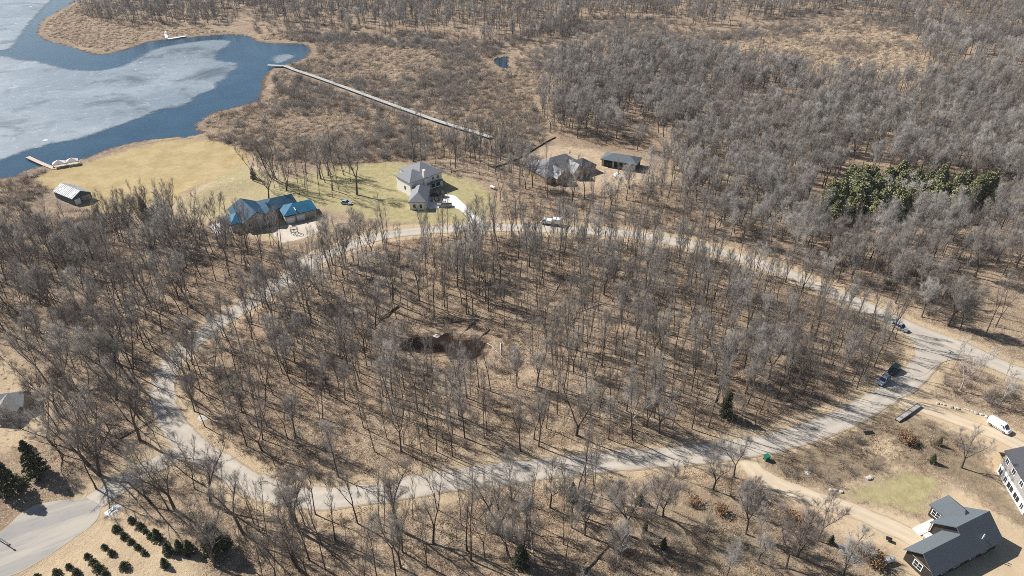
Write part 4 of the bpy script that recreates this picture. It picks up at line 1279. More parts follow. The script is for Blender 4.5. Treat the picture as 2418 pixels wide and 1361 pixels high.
# ------------------------------------------------------------------ trees: prototypes
class Geo:
    def __init__(s):
        s.V, s.F, s.n = [], [], 0

    def add(s, V, F):
        s.V.append(np.asarray(V, np.float32)); s.F.append(np.asarray(F, np.int32) + s.n); s.n += len(V)

    def tube(s, P, rad, n=3):
        P = np.asarray(P, float)
        k = len(P)
        t = np.gradient(P, axis=0)
        t /= np.linalg.norm(t, axis=1)[:, None] + 1e-9
        ref = np.where(np.abs(t[:, 2:3]) < 0.9, np.array([[0, 0, 1.0]]), np.array([[1.0, 0, 0]]))
        u = np.cross(t, ref); u /= np.linalg.norm(u, axis=1)[:, None] + 1e-9
        w = np.cross(t, u)
        a = np.arange(n) * 2 * math.pi / n
        V = P[:, None, :] + np.asarray(rad)[:, None, None] * (np.cos(a)[None, :, None] * u[:, None, :] + np.sin(a)[None, :, None] * w[:, None, :])
        i = np.arange(n); j = (i + 1) % n
        F = []
        for q in range(k - 1):
            F.append(np.stack([q * n + i, q * n + j, (q + 1) * n + j], 1))
            F.append(np.stack([q * n + i, (q + 1) * n + j, (q + 1) * n + i], 1))
        s.add(V.reshape(-1, 3), np.vstack(F))

    def spikes(s, S, E, r):
        S = np.asarray(S, float); E = np.asarray(E, float); r = np.broadcast_to(np.asarray(r, float), (len(S),))
        d = E - S
        d /= np.linalg.norm(d, axis=1)[:, None] + 1e-9
        ref = np.where(np.abs(d[:, 2:3]) < 0.9, np.array([[0, 0, 1.0]]), np.array([[1.0, 0, 0]]))
        u = np.cross(d, ref); u /= np.linalg.norm(u, axis=1)[:, None] + 1e-9
        w = np.cross(d, u)
        a = np.arange(3) * 2 * math.pi / 3
        B = S[:, None, :] + r[:, None, None] * (np.cos(a)[None, :, None] * u[:, None, :] + np.sin(a)[None, :, None] * w[:, None, :])
        V = np.concatenate([B, E[:, None, :]], 1).reshape(-1, 3)
        b = (np.arange(len(S)) * 4)[:, None]
        F = np.concatenate([b + np.array([[0, 1, 3]]), b + np.array([[1, 2, 3]]), b + np.array([[2, 0, 3]])], 0)
        s.add(V, F)

    def cards(s, C, N, size, rg):
        """Small leaf blades: one triangle each, at C, facing about N."""
        C = np.asarray(C, float)
        n = len(C)
        d = rg.normal(size=(n, 3)) + N
        d /= np.linalg.norm(d, axis=1)[:, None]
        e = np.cross(d, rg.normal(size=(n, 3))); e /= np.linalg.norm(e, axis=1)[:, None] + 1e-9
        z = size * rg.uniform(0.6, 1.3, n)[:, None]
        V = np.stack([C - e * z * 0.45, C + e * z * 0.45, C + d * z], 1).reshape(-1, 3)
        s.add(V, np.arange(3 * n).reshape(-1, 3))

    def mesh(s, name, mat):
        return fast_mesh(name, np.vstack(s.V), np.vstack(s.F), [mat])


def bend(p, d, L, n, rg, wob, up):
    P = [p]
    for i in range(n):
        d = d + rg.normal(size=3) * wob + np.array([0, 0, up])
        d = d / np.linalg.norm(d)
        P.append(P[-1] + d * L / n)
    return np.array(P)


def along(P, s):
    k = s * (len(P) - 1)
    i = min(int(k), len(P) - 2)
    return P[i] + (P[i + 1] - P[i]) * (k - i), P[i + 1] - P[i]


def off_dir(d, ang, rg):
    d = d / np.linalg.norm(d)
    u = np.cross(d, rg.normal(size=3)); u /= np.linalg.norm(u) + 1e-9
    return d * math.cos(ang) + u * math.sin(ang)


def bare_tree(seed, H, R_, t0=0.45, stems=1, fork=0.4, limbs=16, tw=1.0, el=0.9, r0=0.2, lean=0.03, n2=6, n3=4, twr=0.013):
    """Trunk and crown of a leafless broadleaf tree: stems, limbs, branches, branchlets and twigs."""
    rg = np.random.default_rng(seed)
    trunk, crown = Geo(), Geo()
    base = np.array([0, 0, -0.35])
    up = np.array([rg.normal() * lean, rg.normal() * lean, 1.0]); up /= np.linalg.norm(up)
    tops = []
    if stems == 1:
        P = bend(base, up, H * 0.93, 9, rg, 0.035, 0.02)
        trunk.tube(P, np.linspace(r0, r0 * 0.16, 10) * np.r_[1.35, np.ones(9)], 6)
        tops.append((P, t0, 1.0, r0 * 0.9))
    else:
        P0 = bend(base, up, H * fork, 4, rg, 0.03, 0.02)
        trunk.tube(P0, np.linspace(r0 * 1.2, r0 * 0.85, 5), 7)
        a0 = rg.uniform(0, 6.28)
        for k in range(stems):
            a = a0 + 2 * math.pi * k / stems + rg.normal() * 0.3
            d = np.array([math.cos(a) * 0.42, math.sin(a) * 0.42, 1.0])
            P = bend(P0[-1] - np.array([0, 0, 0.15]), d / np.linalg.norm(d), H * (0.95 - fork) * rg.uniform(0.85, 1.05), 7, rg, 0.07, 0.05)
            trunk.tube(P, np.linspace(r0 * 0.62, r0 * 0.12, 8), 5)
            tops.append((P, 0.12 if t0 < 0.3 else 0.3, 1.0 / stems ** 0.5, r0 * 0.6))
    S, E, rr = [], [], []

    def twigs(P, n, L):
        for _ in range(n):
            p, d = along(P, rg.uniform(0.2, 1.0))
            e = off_dir(d, rg.uniform(0.3, 0.9), rg) + np.array([0, 0, 0.25])
            l = L * rg.uniform(0.5, 1.3)
            S.append(p); E.append(p + e * l); rr.append(twr)
    ga = rg.uniform(0, 6.28)
    for P, s0, share, rs in tops:
        nl = max(4, int(limbs * share))
        for i in range(nl):
            s = s0 + (0.985 - s0) * ((i + rg.uniform(0, 1)) / nl)
            p, d = along(P, s)
            ga += 2.4 + rg.normal() * 0.3
            h = (s - s0) / (1 - s0)
            shape = (0.55 + 0.75 * h) if h < 0.45 else (0.9 - 0.62 * (h - 0.45) / 0.55)
            L = R_ * shape * rg.uniform(0.7, 1.25) * (1.0 if stems == 1 else 0.75)
            e = el + 0.35 * h + rg.normal() * 0.12
            D = np.array([math.cos(ga) * math.cos(e), math.sin(ga) * math.cos(e), math.sin(e)])
            B = bend(p, D, L * 1.15, 5, rg, 0.12, 0.07)
            r1 = rs * (0.5 - 0.25 * h) * min(1.0, L / R_ + 0.2)
            crown.tube(B, np.linspace(r1, 0.012, 6), 4)
            for j in range(n2):
                q, dd = along(B, rg.uniform(0.22, 0.98))
                L2 = L * rg.uniform(0.3, 0.6)
                C = bend(q, off_dir(dd, rg.uniform(0.35, 0.8), rg), L2, 3, rg, 0.12, 0.12)
                crown.tube(C, np.linspace(max(0.028, r1 * 0.42), 0.012, 4), 3)
                for m in range(n3):
                    q2, d2 = along(C, rg.uniform(0.25, 1.0))
                    L3 = max(0.5, L2 * rg.uniform(0.3, 0.6))
                    e3 = q2 + (off_dir(d2, rg.uniform(0.3, 0.9), rg) + np.array([0, 0, 0.2])) * L3
                    S.append(q2); E.append(e3); rr.append(twr * 1.5)
                    twigs(np.array([q2, e3]), int(round(2 * tw + rg.uniform(0, 1))), 0.75)
                twigs(C, int(2 * tw), 0.8)
            twigs(B, int(3 * tw), 0.9)
    crown.spikes(S, E, rr)
    return trunk, crown


def shrub(seed, H, R_, n=26, tw=6, twr=0.014):
    rg = np.random.default_rng(seed)
    g = Geo(); S, E, rr = [], [], []
    for i in range(n):
        a = rg.uniform(0, 6.28); o = R_ * 0.4 * math.sqrt(rg.uniform())
        e = rg.uniform(0.7, 1.45)
        D = np.array([math.cos(a) * math.cos(e), math.sin(a) * math.cos(e), math.sin(e)])
        B = bend(np.array([o * math.cos(a), o * math.sin(a), -0.15]), D, H * rg.uniform(0.6, 1.15), 3, rg, 0.16, 0.02)
        g.tube(B, np.linspace(0.035, 0.012, 4), 3)
        for j in range(tw):
            p, d = along(B, rg.uniform(0.3, 1.0))
            q = p + off_dir(d, rg.uniform(0.3, 1.0), rg) * H * rg.uniform(0.15, 0.4)
            S.append(p); E.append(q); rr.append(twr)
            for _ in range(2):
                k = rg.uniform(0.3, 1); p2 = p + (q - p) * k
                S.append(p2); E.append(p2 + off_dir(q - p, rg.uniform(0.3, 1.0), rg) * H * 0.16); rr.append(twr * 0.8)
    g.spikes(S, E, rr)
    return g


def reed(seed, H, R_, n=60):
    rg = np.random.default_rng(seed)
    a = rg.uniform(0, 6.28, n); o = R_ * np.sqrt(rg.uniform(size=n))
    S = np.stack([o * np.cos(a), o * np.sin(a), np.full(n, -0.15)], 1)
    t = rg.normal(size=(n, 2)) * 0.55
    h_ = H * rg.uniform(0.5, 1.15, n)
    E = S + np.stack([t[:, 0] * h_, t[:, 1] * h_, h_], 1)
    g = Geo(); g.spikes(S, E, rg.uniform(0.025, 0.06, n))
    return g


def spruce(seed, H, R_, n=1500, size=0.32, taper=0.85):
    rg = np.random.default_rng(seed)
    tr, cr = Geo(), Geo()
    tr.tube(np.array([[0, 0, -0.3], [0.02, 0, H * 0.5], [0, 0.02, H * 0.97]]), [R_ * 0.1 + 0.03, R_ * 0.06 + 0.02, 0.015], 6)
    nb = int(22 + H * 5)
    C = []
    per = n // nb
    S, E = [], []
    for i in range(nb):
        t = (i + rg.uniform()) / nb
        z = H * (0.05 + 0.93 * t)
        L = R_ * (1 - t) ** taper * rg.uniform(0.72, 1.22) + 0.05
        a = i * 2.4 + rg.normal() * 0.3
        s = np.sqrt(rg.uniform(0.04, 1, per))
        x = s * L
        drop = -0.32 * x + 0.12 * x * x / max(L, 0.1) + rg.normal(size=per) * 0.08
        w = rg.normal(size=per) * 0.16 * (0.3 + x)
        C.append(np.stack([np.cos(a) * x - np.sin(a) * w, np.sin(a) * x + np.cos(a) * w, z + drop], 1))
        S.append((0, 0, z)); E.append((math.cos(a) * L, math.sin(a) * L, z - 0.22 * L))
    C = np.vstack(C)
    out = C * np.array([1, 1, 0]); out /= np.linalg.norm(out, axis=1)[:, None] + 1e-6
    cr.cards(C, out * 1.3 + np.array([0, 0, 0.1]), size, rg)
    tr.spikes(S, E, 0.02)
    return tr, cr


def pine(seed, H, R_, clumps=34, per=70, size=0.36):
    rg = np.random.default_rng(seed)
    tr, cr = Geo(), Geo()
    P = bend(np.array([0, 0, -0.3]), np.array([0, 0, 1.0]), H * 0.93, 6, rg, 0.03, 0.02)
    tr.tube(P, np.linspace(0.24, 0.05, 7), 6)
    S, E = [], []
    for i in range(clumps):
        t = rg.uniform(0.3, 1.0)
        a = rg.uniform(0, 6.28)
        L = R_ * (1.15 - t) ** 0.6 * rg.uniform(0.35, 1.1)
        p, _ = along(P, min(t, 0.99))
        c = p + np.array([math.cos(a) * L, math.sin(a) * L, 0.15 * L])
        S.append(p - np.array([0, 0, 0.3])); E.append(c)
        q = rg.normal(size=(per, 3)); q /= np.linalg.norm(q, axis=1)[:, None]
        rad = np.array([1.0, 1.0, 0.6]) * R_ * rg.uniform(0.13, 0.27)
        cr.cards(c + q * rad * rg.uniform(0.55, 1, per)[:, None], q * 1.2 + np.array([0, 0, 0.5]), size, rg)
    tr.spikes(S, E, 0.05)
    return tr, cr


def leafy(seed, H, R_, n=520):
    """Shrub that keeps its dead leaves: stems plus small leaf blades."""
    rg = np.random.default_rng(seed)
    st = shrub(seed, H, R_, 14, 4)
    q = rg.normal(size=(n, 3)); q /= np.linalg.norm(q, axis=1)[:, None]
    C = q * np.array([R_, R_, H * 0.45]) * rg.uniform(0.35, 1.05, n)[:, None] * (0.75 + 0.4 * vnoise(q[:, 0] * 3 + 9, q[:, 1] * 3 + q[:, 2] * 2, 1, seed))[:, None] + np.array([0, 0, H * 0.5])
    C = C[C[:, 2] > 0.05]
    lf = Geo(); lf.cards(C, q[:len(C)], 0.26, rg)
    return st, lf


def merged(name, parts):
    V, F, mi, n = [], [], [], 0
    mats = []
    for k, (g, m) in enumerate(parts):
        v, f = np.vstack(g.V), np.vstack([a for a in g.F])
        V.append(v); F.append(f + n); mi.append(np.full(len(f), k)); n += len(v); mats.append(m)
    return fast_mesh(name, np.vstack(V), np.vstack(F), mats, np.concatenate(mi))


PROTO = {}     # kind -> list of dicts(trunk mesh, crown mesh, merged mesh, height)


def proto(kind, pair, bark, leaf, H):
    PROTO.setdefault(kind, []).append(dict(pair=pair, bark=M[bark], leaf=M[leaf], H=H))


for k in range(8):      # tall forest-grown trees
    H = (20, 22, 18.5, 21, 19, 23, 20, 21)[k]
    proto('tall', bare_tree(100 + k, H, (5.0, 5.4, 4.4, 5.0, 5.8, 4.6, 5.2, 4.8)[k], (0.36, 0.34, 0.42, 0.3, 0.33, 0.4, 0.38, 0.3)[k], (1, 1, 1, 2, 1, 2, 3, 2)[k], (.38, .38, .38, .3, .38, .42, .34, .2)[k], (13, 14, 12, 18, 13, 18, 20, 17)[k], 0.62, 1.0,
                            (0.2, 0.22, 0.17, 0.23, 0.2, 0.21, 0.24, 0.2)[k], 0.03, 7, 3, 0.0085), 'bark', 'twig', H)
for k in range(5):      # broad domed crowns
    H = (16, 17.5, 15, 18, 16)[k]
    proto('round', bare_tree(200 + k, H, (5.2, 5.6, 5.0, 5.8, 5.4)[k], 0.28, (1, 2, 3, 2, 3)[k], (.3, .28, .3, .22, .18)[k], (17, 22, 24, 24, 26)[k], 1.9, 0.8, 0.22, 0.03, 7, 5, 0.0085), 'bark', 'twig_grey', H)
for k in range(3):      # big open-grown trees with heavy limbs
    H = (21, 18, 23)[k]
    proto('open', bare_tree(300 + k, H, (7.2, 6.8, 6.4)[k], 0.25, (3, 2, 2)[k], (0.26, 0.2, 0.33)[k], (22, 20, 20)[k], 1.6, 0.7, 0.36, 0.03, 8, 5, 0.009), 'bark', 'twig', H)
for k in range(4):      # saplings
    H = (8.5, 11, 7, 12.5)[k]
    proto('sapling', bare_tree(400 + k, H, (1.9, 2.2, 1.9, 2.2)[k], 0.3, 1, 0.4, 10, 0.8, 0.95, 0.06, 0.05, 4, 2, 0.009), 'bark', 'twig', H)
for k in range(2):
    proto('dead', bare_tree(500 + k, 15, 4.4, 0.3, (2, 3)[k], 0.25, 20, 0.8, 0.75, 0.2, 0.06, 5, 3, 0.016), 'pale_bark', 'pale_bark', 15)
for k in range(3):
    proto('spruce', spruce(600 + k, 9, 2.5, 6500, 0.34, 0.7), 'bark', 'spruce', 9)
for k in range(3):
    proto('young_spruce', spruce(620 + k, 1.7, 0.95, 2200, 0.15, 0.45), 'bark', 'spruce', 1.7)
for k in range(3):
    proto('pine', spruce(640 + k, 10.5, (3.6, 4.2, 3.2)[k], 5600, 0.5, (0.55, 0.5, 0.65)[k]), 'bark', 'pine', 10.5)
for k in range(3):
    proto('leafy', leafy(660 + k, 2.2, 1.6), 'brush', 'oakleaf', 2.2)


def parts_of(p):
    if 'tm' not in p:
        p['tm'] = p['pair'][0].mesh('trunk', p['bark'])
        p['cm'] = p['pair'][1].mesh('crown', p['leaf'])
    return p['tm'], p['cm']


def merged_of(p, name):
    if 'mm' not in p:
        p['mm'] = merged(name, [(p['pair'][0], p['bark']), (p['pair'][1], p['leaf'])])
    return p['mm']


def plant(name, kind, k, x, y, s, rz, tilt, label, cat, group=None, z=None):
    p = PROTO[kind][k % len(PROTO[kind])]
    tm, cm = parts_of(p)
    o = empty(name, (x, y, hz1(x, y) if z is None else z), 0, label, cat, group)
    o.rotation_mode = 'XYZ'
    o.rotation_euler = (tilt[0], tilt[1], rz)
    o.scale = (s[0], s[0], s[1])
    link(bpy.data.objects.new('trunk', tm), o)
    link(bpy.data.objects.new('crown', cm), o)
    return o


# ------------------------------------------------------------------ where the trees stand
BWALK = GP([(632, 158), (672, 160), (695, 169), (760, 191), (850, 224), (950, 261), (1050, 296), (1110, 314), (1160, 330)])
BUILD = [(-36, 257, 15), (-37, 247, 11), (-92, 232, 17), (21, 277, 14), (48, 282, 9.5), (-178, 251, 15), (85, 84, 12), (93, 90, 10), (112, 103, 12), (-127, 128, 9), (-196, 281, 9)]
CARS = [G(2355, 1012) + (4,), G(2087, 905) + (4,), G(2106, 880) + (4,), G(2125, 777) + (4,), G(1300, 530) + (5,), G(818, 482) + (4,), G(1809, 1083) + (3,), G(2143, 978) + (5,), G(696, 552) + (3,), G(1163, 446) + (3,)]


def allowed(x, y, road=4.6, lawn=True):
    ok = seg_dist(x, y, LOOP[::2]) > road
    ok &= seg_dist(x, y, ENTRY[::2], False) > road
    ok &= seg_dist(x, y, BWALK, False) > 3.0
    ok &= seg_dist(x, y, BWALK - np.array([0, 4.5]), False) > 2.5
    ok &= seg_dist(x, y, WEST[::2], False) > road
    for P, m in ((LAKE[::2], -4), (POND, -2), (CREEK, -3), (LOT, -2.5), (GRAVEL, -1), (CONC, -2), (SAND1, -1.5), (SAND2, -1.0), (SAND4, 9)) + (((GLAWN, -0.5), (YLAWN, 0), (BLAWN, -1), (PALE2, -1), (PALE1, -1)) if lawn else ()):
        ok &= sdist(x, y, P, 8) < m
    for bx, by, r in BUILD + CARS:
        ok &= np.hypot(x - bx, y - by) > r
    return ok


def scatter(poly, step, seed, road=4.6, keep=1.0, lawn=True, patch=None):
    rg = np.random.default_rng(seed)
    P = np.asarray(poly)
    lo, hi = P.min(0), P.max(0)
    gx_, gy_ = np.meshgrid(np.arange(lo[0], hi[0], step), np.arange(lo[1], hi[1], step))
    x = gx_.ravel() + rg.uniform(-0.62, 0.62, gx_.size) * step
    y = gy_.ravel() + rg.uniform(-0.62, 0.62, gx_.size) * step
    m = inside(x, y, P) & (rg.uniform(size=x.size) < keep)
    if patch:
        m &= rg.uniform(size=x.size) < np.clip((vnoise(x, y, patch[0], seed) - patch[1]) * 5 + 0.5, 0.08, 1)
    x, y = x[m], y[m]
    a = allowed(x, y, road, lawn)
    return x[a], y[a]


ZONES = {
    'loop': (LOOP, 3.9),
    'left': (np.vstack([GP([(0, 540), (150, 525), (250, 512), (330, 525), (430, 520), (520, 545), (600, 575), (690, 590), (740, 600), (690, 640), (600, 690), (500, 755), (410, 830), (362, 890), (366, 990), (400, 1035), (330, 1085),
                            (230, 1145), (150, 1130), (110, 1060), (125, 960), (80, 880), (0, 825)]), [[-190, 150], [-215, 210]]]), 4.5),
    'south_west': (GP([(330, 1130), (460, 1085), (560, 1140), (650, 1190), (720, 1200), (730, 1400), (520, 1400), (470, 1290), (350, 1220)]), 5.5),
    'bend': (GP([(115, 900), (250, 850), (365, 880), (362, 990), (395, 1045), (300, 1105), (220, 1150), (140, 1110), (105, 1010)]), 6.6),
    'south': (GP([(690, 1205), (900, 1190), (1150, 1150), (1400, 1122), (1420, 1250), (1440, 1400), (690, 1400)]), 4.4),
    'south_east': (GP([(1400, 1130), (1650, 1105), (1740, 1125), (1790, 1170), (1900, 1240), (1960, 1290), (2010, 1400), (1440, 1400)]), 5.0),
    'yard': (GP([(590, 400), (640, 380), (760, 395), (830, 400), (840, 450), (800, 470), (740, 465), (700, 470), (620, 440)]), 5.5),
    'behind': (GP([(960, 385), (1040, 380), (1090, 340), (1180, 345), (1240, 380), (1250, 440), (1180, 440), (1120, 420), (1050, 405)]), 5.0),
    'clearing': (GP([(1180, 430), (1270, 440), (1400, 465), (1560, 430), (1640, 480), (1640, 560), (1400, 525), (1180, 515)]), 5.6),
    'north_east': (np.vstack([GP([(1300, 325), (1270, 260), (1300, 190), (1330, 145), (1500, 135), (1700, 150), (1900, 185), (2100, 215), (2300, 200), (2418, 195)]), [[330, 430], [330, 160], [185, 135]],
                                  GP([(2300, 800), (2150, 740), (1960, 665), (1800, 600), (1640, 560), (1560, 470), (1570, 410), (1520, 360), (1400, 340)])]), 5.2),
    'top': (np.vstack([GP([(560, 5), (620, 55), (800, 78), (980, 90), (1150, 112), (1340, 100), (1400, 48), (1550, 55), (1720, 72), (1900, 38), (2100, 60), (2418, 75)]), [[560, 640], [620, 760], [-270, 760]]]), 7.2),
    'top_right': (GP([(2150, 70), (2440, 70), (2560, 215), (2250, 210), (2180, 150)]), 7.5),
    'peninsula': (GP([(165, 25), (240, 55), (330, 70), (400, 60), (470, 70), (560, 50), (590, 0), (600, -15), (190, -15)]), 8.0),
    'junction': (GP([(2215, 880), (2260, 865), (2330, 880), (2430, 925), (2440, 1000), (2330, 975), (2230, 940)]), 4.6),
}
ZLAB = {'loop': 'inside the loop', 'left': 'in the left wood', 'bend': 'left of the left bend', 'south_west': 'near the young spruces', 'south': 'in the bottom wood',
        'south_east': 'left of the sandy drive', 'yard': 'between the two lakeside lawns', 'behind': 'in the tree line behind the cream house', 'clearing': 'below the sandy clearing',
        'north_east': 'in the wide wood at right', 'top': 'in the far top wood', 'top_right': 'in the far wood at upper right', 'peninsula': 'on the far lake point', 'junction': 'in the scrub at the road junction'}
MIX = {'bend': ('open', 0.4, 'tall', 0.45, 'sapling'), 'loop': ('tall', 0.52, 'sapling', 0.4, 'round'), 'left': ('tall', 0.66, 'sapling', 0.14, 'round'), 'south_west': ('open', 0.3, 'sapling', 0.2, 'tall'), 'south': ('tall', 0.55, 'sapling', 0.35, 'round'),
       'south_east': ('sapling', 0.62, 'round', 0.3, 'tall'), 'yard': ('tall', 0.8, 'open', 0.1, 'sapling'), 'behind': ('tall', 0.75, 'sapling', 0.2, 'round'), 'clearing': ('tall', 0.5, 'sapling', 0.3, 'round'),
       'north_east': ('round', 0.66, 'tall', 0.22, 'sapling'), 'top': ('tall', 0.6, 'round', 0.3, 'sapling'), 'top_right': ('round', 0.6, 'tall', 0.3, 'sapling'), 'peninsula': ('round', 0.45, 'tall', 0.5, 'sapling'), 'junction': ('sapling', 0.85, 'round', 0.1, 'dead')}
KEEP = {'south_east': 0.55, 'yard': 0.8, 'clearing': 0.75, 'junction': 0.6}
PATCH = {'north_east': (30, 0.25), 'top': (45, 0.25), 'left': (22, 0.22), 'top_right': (40, 0.3), 'loop': (18, 0.18)}

GROVE = spline(GP([(1935, 520), (1950, 480), (1990, 450), (2080, 445), (2200, 450), (2320, 462), (2330, 480), (2260, 510), (2180, 528), (2060, 535), (1970, 540)]), True, 2.0)
POND_CLEAR = spline(GP([(900, 775), (960, 745), (1080, 740), (1200, 765), (1240, 810), (1210, 870), (1120, 885), (1040, 875), (930, 850)]), True, 2.0)

TREES = []      # x, y, kind, variant, width scale, height scale, rz, tiltx, tilty, zone
trg = np.random.default_rng(21)
for zn, (poly, step) in ZONES.items():
    x, y = scatter(poly, step, len(zn) * 13 + 5, {'south': 7.0, 'south_west': 5.2, 'left': 6.0}.get(zn, 5.2), KEEP.get(zn, 1.0), zn not in ('yard',), PATCH.get(zn))
    m = (sdist(x, y, GROVE, 12) < -4) & (sdist(x, y, POND_CLEAR, 6) < 0.5)
    if zn == 'left':
        m &= (sdist(x, y, YLAWN, 20) < -13) & (sdist(x, y, SHOREB, 8) < -1)
    x, y = x[m], y[m]
    mk = MIX[zn]
    for a, b_ in zip(x, y):
        q = trg.uniform()
        kind = mk[0] if q < mk[1] else mk[2] if q < mk[1] + mk[3] else mk[4]
        if trg.uniform() < 0.012:
            kind = 'dead'
        hs = 0.68 + 0.42 * trg.beta(2.0, 2.0)
        ws = hs * (trg.uniform(0.48, 0.85) if kind == 'tall' else trg.uniform(0.8, 1.15))
        lx = -0.14 * np.clip((-a - 20) / 60, 0, 1) if zn in ('left', 'loop', 'south_west', 'yard', 'bend') else 0.0
        TREES.append((a, b_, kind, int(trg.integers(0, 40)), ws, hs, trg.uniform(0, 6.28), trg.normal() * 0.045, lx + trg.normal() * 0.05, zn))

# single trees that can be told apart in the photograph: pixel of the foot, kind, variant, height, label
HERO = [
    ((843, 461), 'open', 2, 24, 'large forked bare tree on the lawn left of the cream house'),
    ((976, 383), 'open', 1, 21, 'bare spreading tree directly behind the cream house roof'),
    ((598, 430), 'tall', 3, 20, 'bare tree at the right end of the yellow lawn'),
    ((635, 470), 'open', 0, 17, 'wide branched bare tree behind the blue roofed house'),
    ((938, 1252), 'open', 2, 22, 'tall forked bare tree just below the loop road at bottom'),
    ((1175, 1268), 'open', 1, 18, 'bare tree with twin rising limbs below the loop road'),
    ((1024, 1290), 'tall', 3, 20, 'pair stemmed bare tree beside the forked one at bottom'),
    ((1103, 1308), 'tall', 1, 19, 'straight bare tree left of the yellowish cedar at bottom'),
    ((500, 1192), 'open', 0, 20, 'heavy limbed bare tree above the dark spruce clump'),
    ((357, 1190), 'open', 1, 14, 'short bare tree where the lot meets the road'),
    ((227, 1155), 'tall', 1, 18, 'leaning bare tree at the top corner of the asphalt lot'),
    ((1361, 1030), 'open', 1, 17, 'round crowned bare tree on the inner verge of the near road'),
    ((1437, 1038), 'round', 0, 12, 'small bare tree on the inner verge right of the round crowned one'),
    ((1556, 1024), 'open', 0, 14, 'low branching bare tree on the inner verge near the far right oak shadow'),
    ((1683, 1160), 'open', 0, 13, 'broad fan shaped bare tree beside the mouth of the sandy drive'),
    ((1350, 490), 'open', 1, 17, 'dark heavy limbed bare tree below the sandy clearing'),
    ((745, 1215), 'tall', 0, 16, 'narrow bare tree right below the left bend of the road'),
    ((330, 1040), 'open', 2, 21, 'massive bare tree leaning over the left bend of the road'),
    ((2270, 1105), 'open', 0, 12, 'wide bare tree in the brush between the two new houses'),
    ((2358, 962), 'dead', 0, 12, 'pale barked tree standing at the edge of the upper sandy drive'),
    ((1380, 1270), 'round', 2, 13, 'rounded bare tree right of the yellowish cedar'),
    ((1460, 1345), 'round', 0, 14, 'rounded bare tree at the bottom edge among small cedars'),
    ((1790, 1330), 'round', 3, 13, 'dense rounded bare tree at the bottom edge near the brush pile'),
    ((1950, 670), 'dead', 1, 13, 'pale twisted tree above the right stretch of the road'),
    ((2060, 600), 'dead', 0, 16, 'pale grey tree in front of the green pine grove'),
    ((2140, 500), 'dead', 1, 15, 'pale grey bare tree inside the green pine grove'),
    ((2090, 490), 'dead', 0, 14, 'pale bare tree at the left inside the green pine grove'),
    ((1860, 250), 'dead', 1, 16, 'white barked tree standing out in the far right wood'),
]
N_SINGLE = 300
hero_xy = []
for (px, py), kind, k, H, lab in HERO:
    x, y = G(px, py)
    hero_xy.append((x, y))
    p = PROTO[kind][k % len(PROTO[kind])]
    s = H / p['H']
    plant('bare_tree', kind, k, x, y, (s, s), (px * 0.37) % 6.28, (0, -0.1 * min(1, max(0, (-x - 20) / 60))), lab, 'tree')
hero_xy = np.array(hero_xy)

T_ = sorted(TREES, key=lambda t: t[1] ** 2 + t[0] ** 2)
T_ = [t for t in T_ if np.min(np.hypot(hero_xy[:, 0] - t[0], hero_xy[:, 1] - t[1])) > 2.4]


def in_view(x, y, z=8.0):
    zc = y * math.cos(PITCH) - (z - CAM_H) * math.sin(PITCH)
    yc = y * math.sin(PITCH) + (z - CAM_H) * math.cos(PITCH)
    return abs(PF * x / zc) < PW / 2 + 20 and abs(PF * yc / zc) < PH / 2 + 20


KINDW = {'tall': 'tall slender bare tree', 'round': 'bare tree with a rounded crown', 'open': 'spreading bare tree with heavy limbs', 'sapling': 'thin bare sapling', 'dead': 'pale barked bare tree'}
singles, rest = [], []
for t in T_:
    if len(singles) < N_SINGLE - len(HERO) and in_view(t[0], t[1]) and t[2] != 'sapling':
        singles.append(t)
    else:
        rest.append(t)
LOOP_S = LOOP[::3]
for (x, y, kind, k, ws, hs, rz, tx, ty, zn) in singles:
    where = ZLAB[zn]
    if zn == 'loop':
        verge = seg_dist(np.array([x]), np.array([y]), LOOP_S)[0] < 11
        col_ = 'at far left' if x < -48 else 'left of the pond' if x < -24 else 'level with the pond' if x < 8 else 'right of the pond' if x < 42 else 'at far right'
        where += ', ' + ('verge, ' if verge else '') + col_ + (', near side' if y < POND_C[1] - 12 else ', pond side' if y < POND_C[1] + 8 else ', far side')
    elif zn in ('left', 'south', 'south_west', 'north_east', 'south_east', 'bend'):
        verge = seg_dist(np.array([x]), np.array([y]), LOOP_S)[0] < 13
        where += ', ' + ('beside the road' if verge else 'away from the road') + (', left end' if x < {'bend': -98, 'left': -105, 'south': -25, 'south_west': -62, 'north_east': 60, 'south_east': 30}[zn] else ', right end')
    size = 'small ' if hs < 0.83 else 'big ' if hs > 0.95 else ''
    lab = size + {'tall': 'slender bare tree', 'round': 'round crowned bare tree', 'open': 'spreading bare tree', 'dead': 'pale barked bare tree', 'sapling': 'bare sapling'}[kind] + ' ' + where
    plant('bare_tree', kind, k, x, y, (ws, hs), rz, (tx, ty), lab, 'tree', 'bare trees, ' + lab)


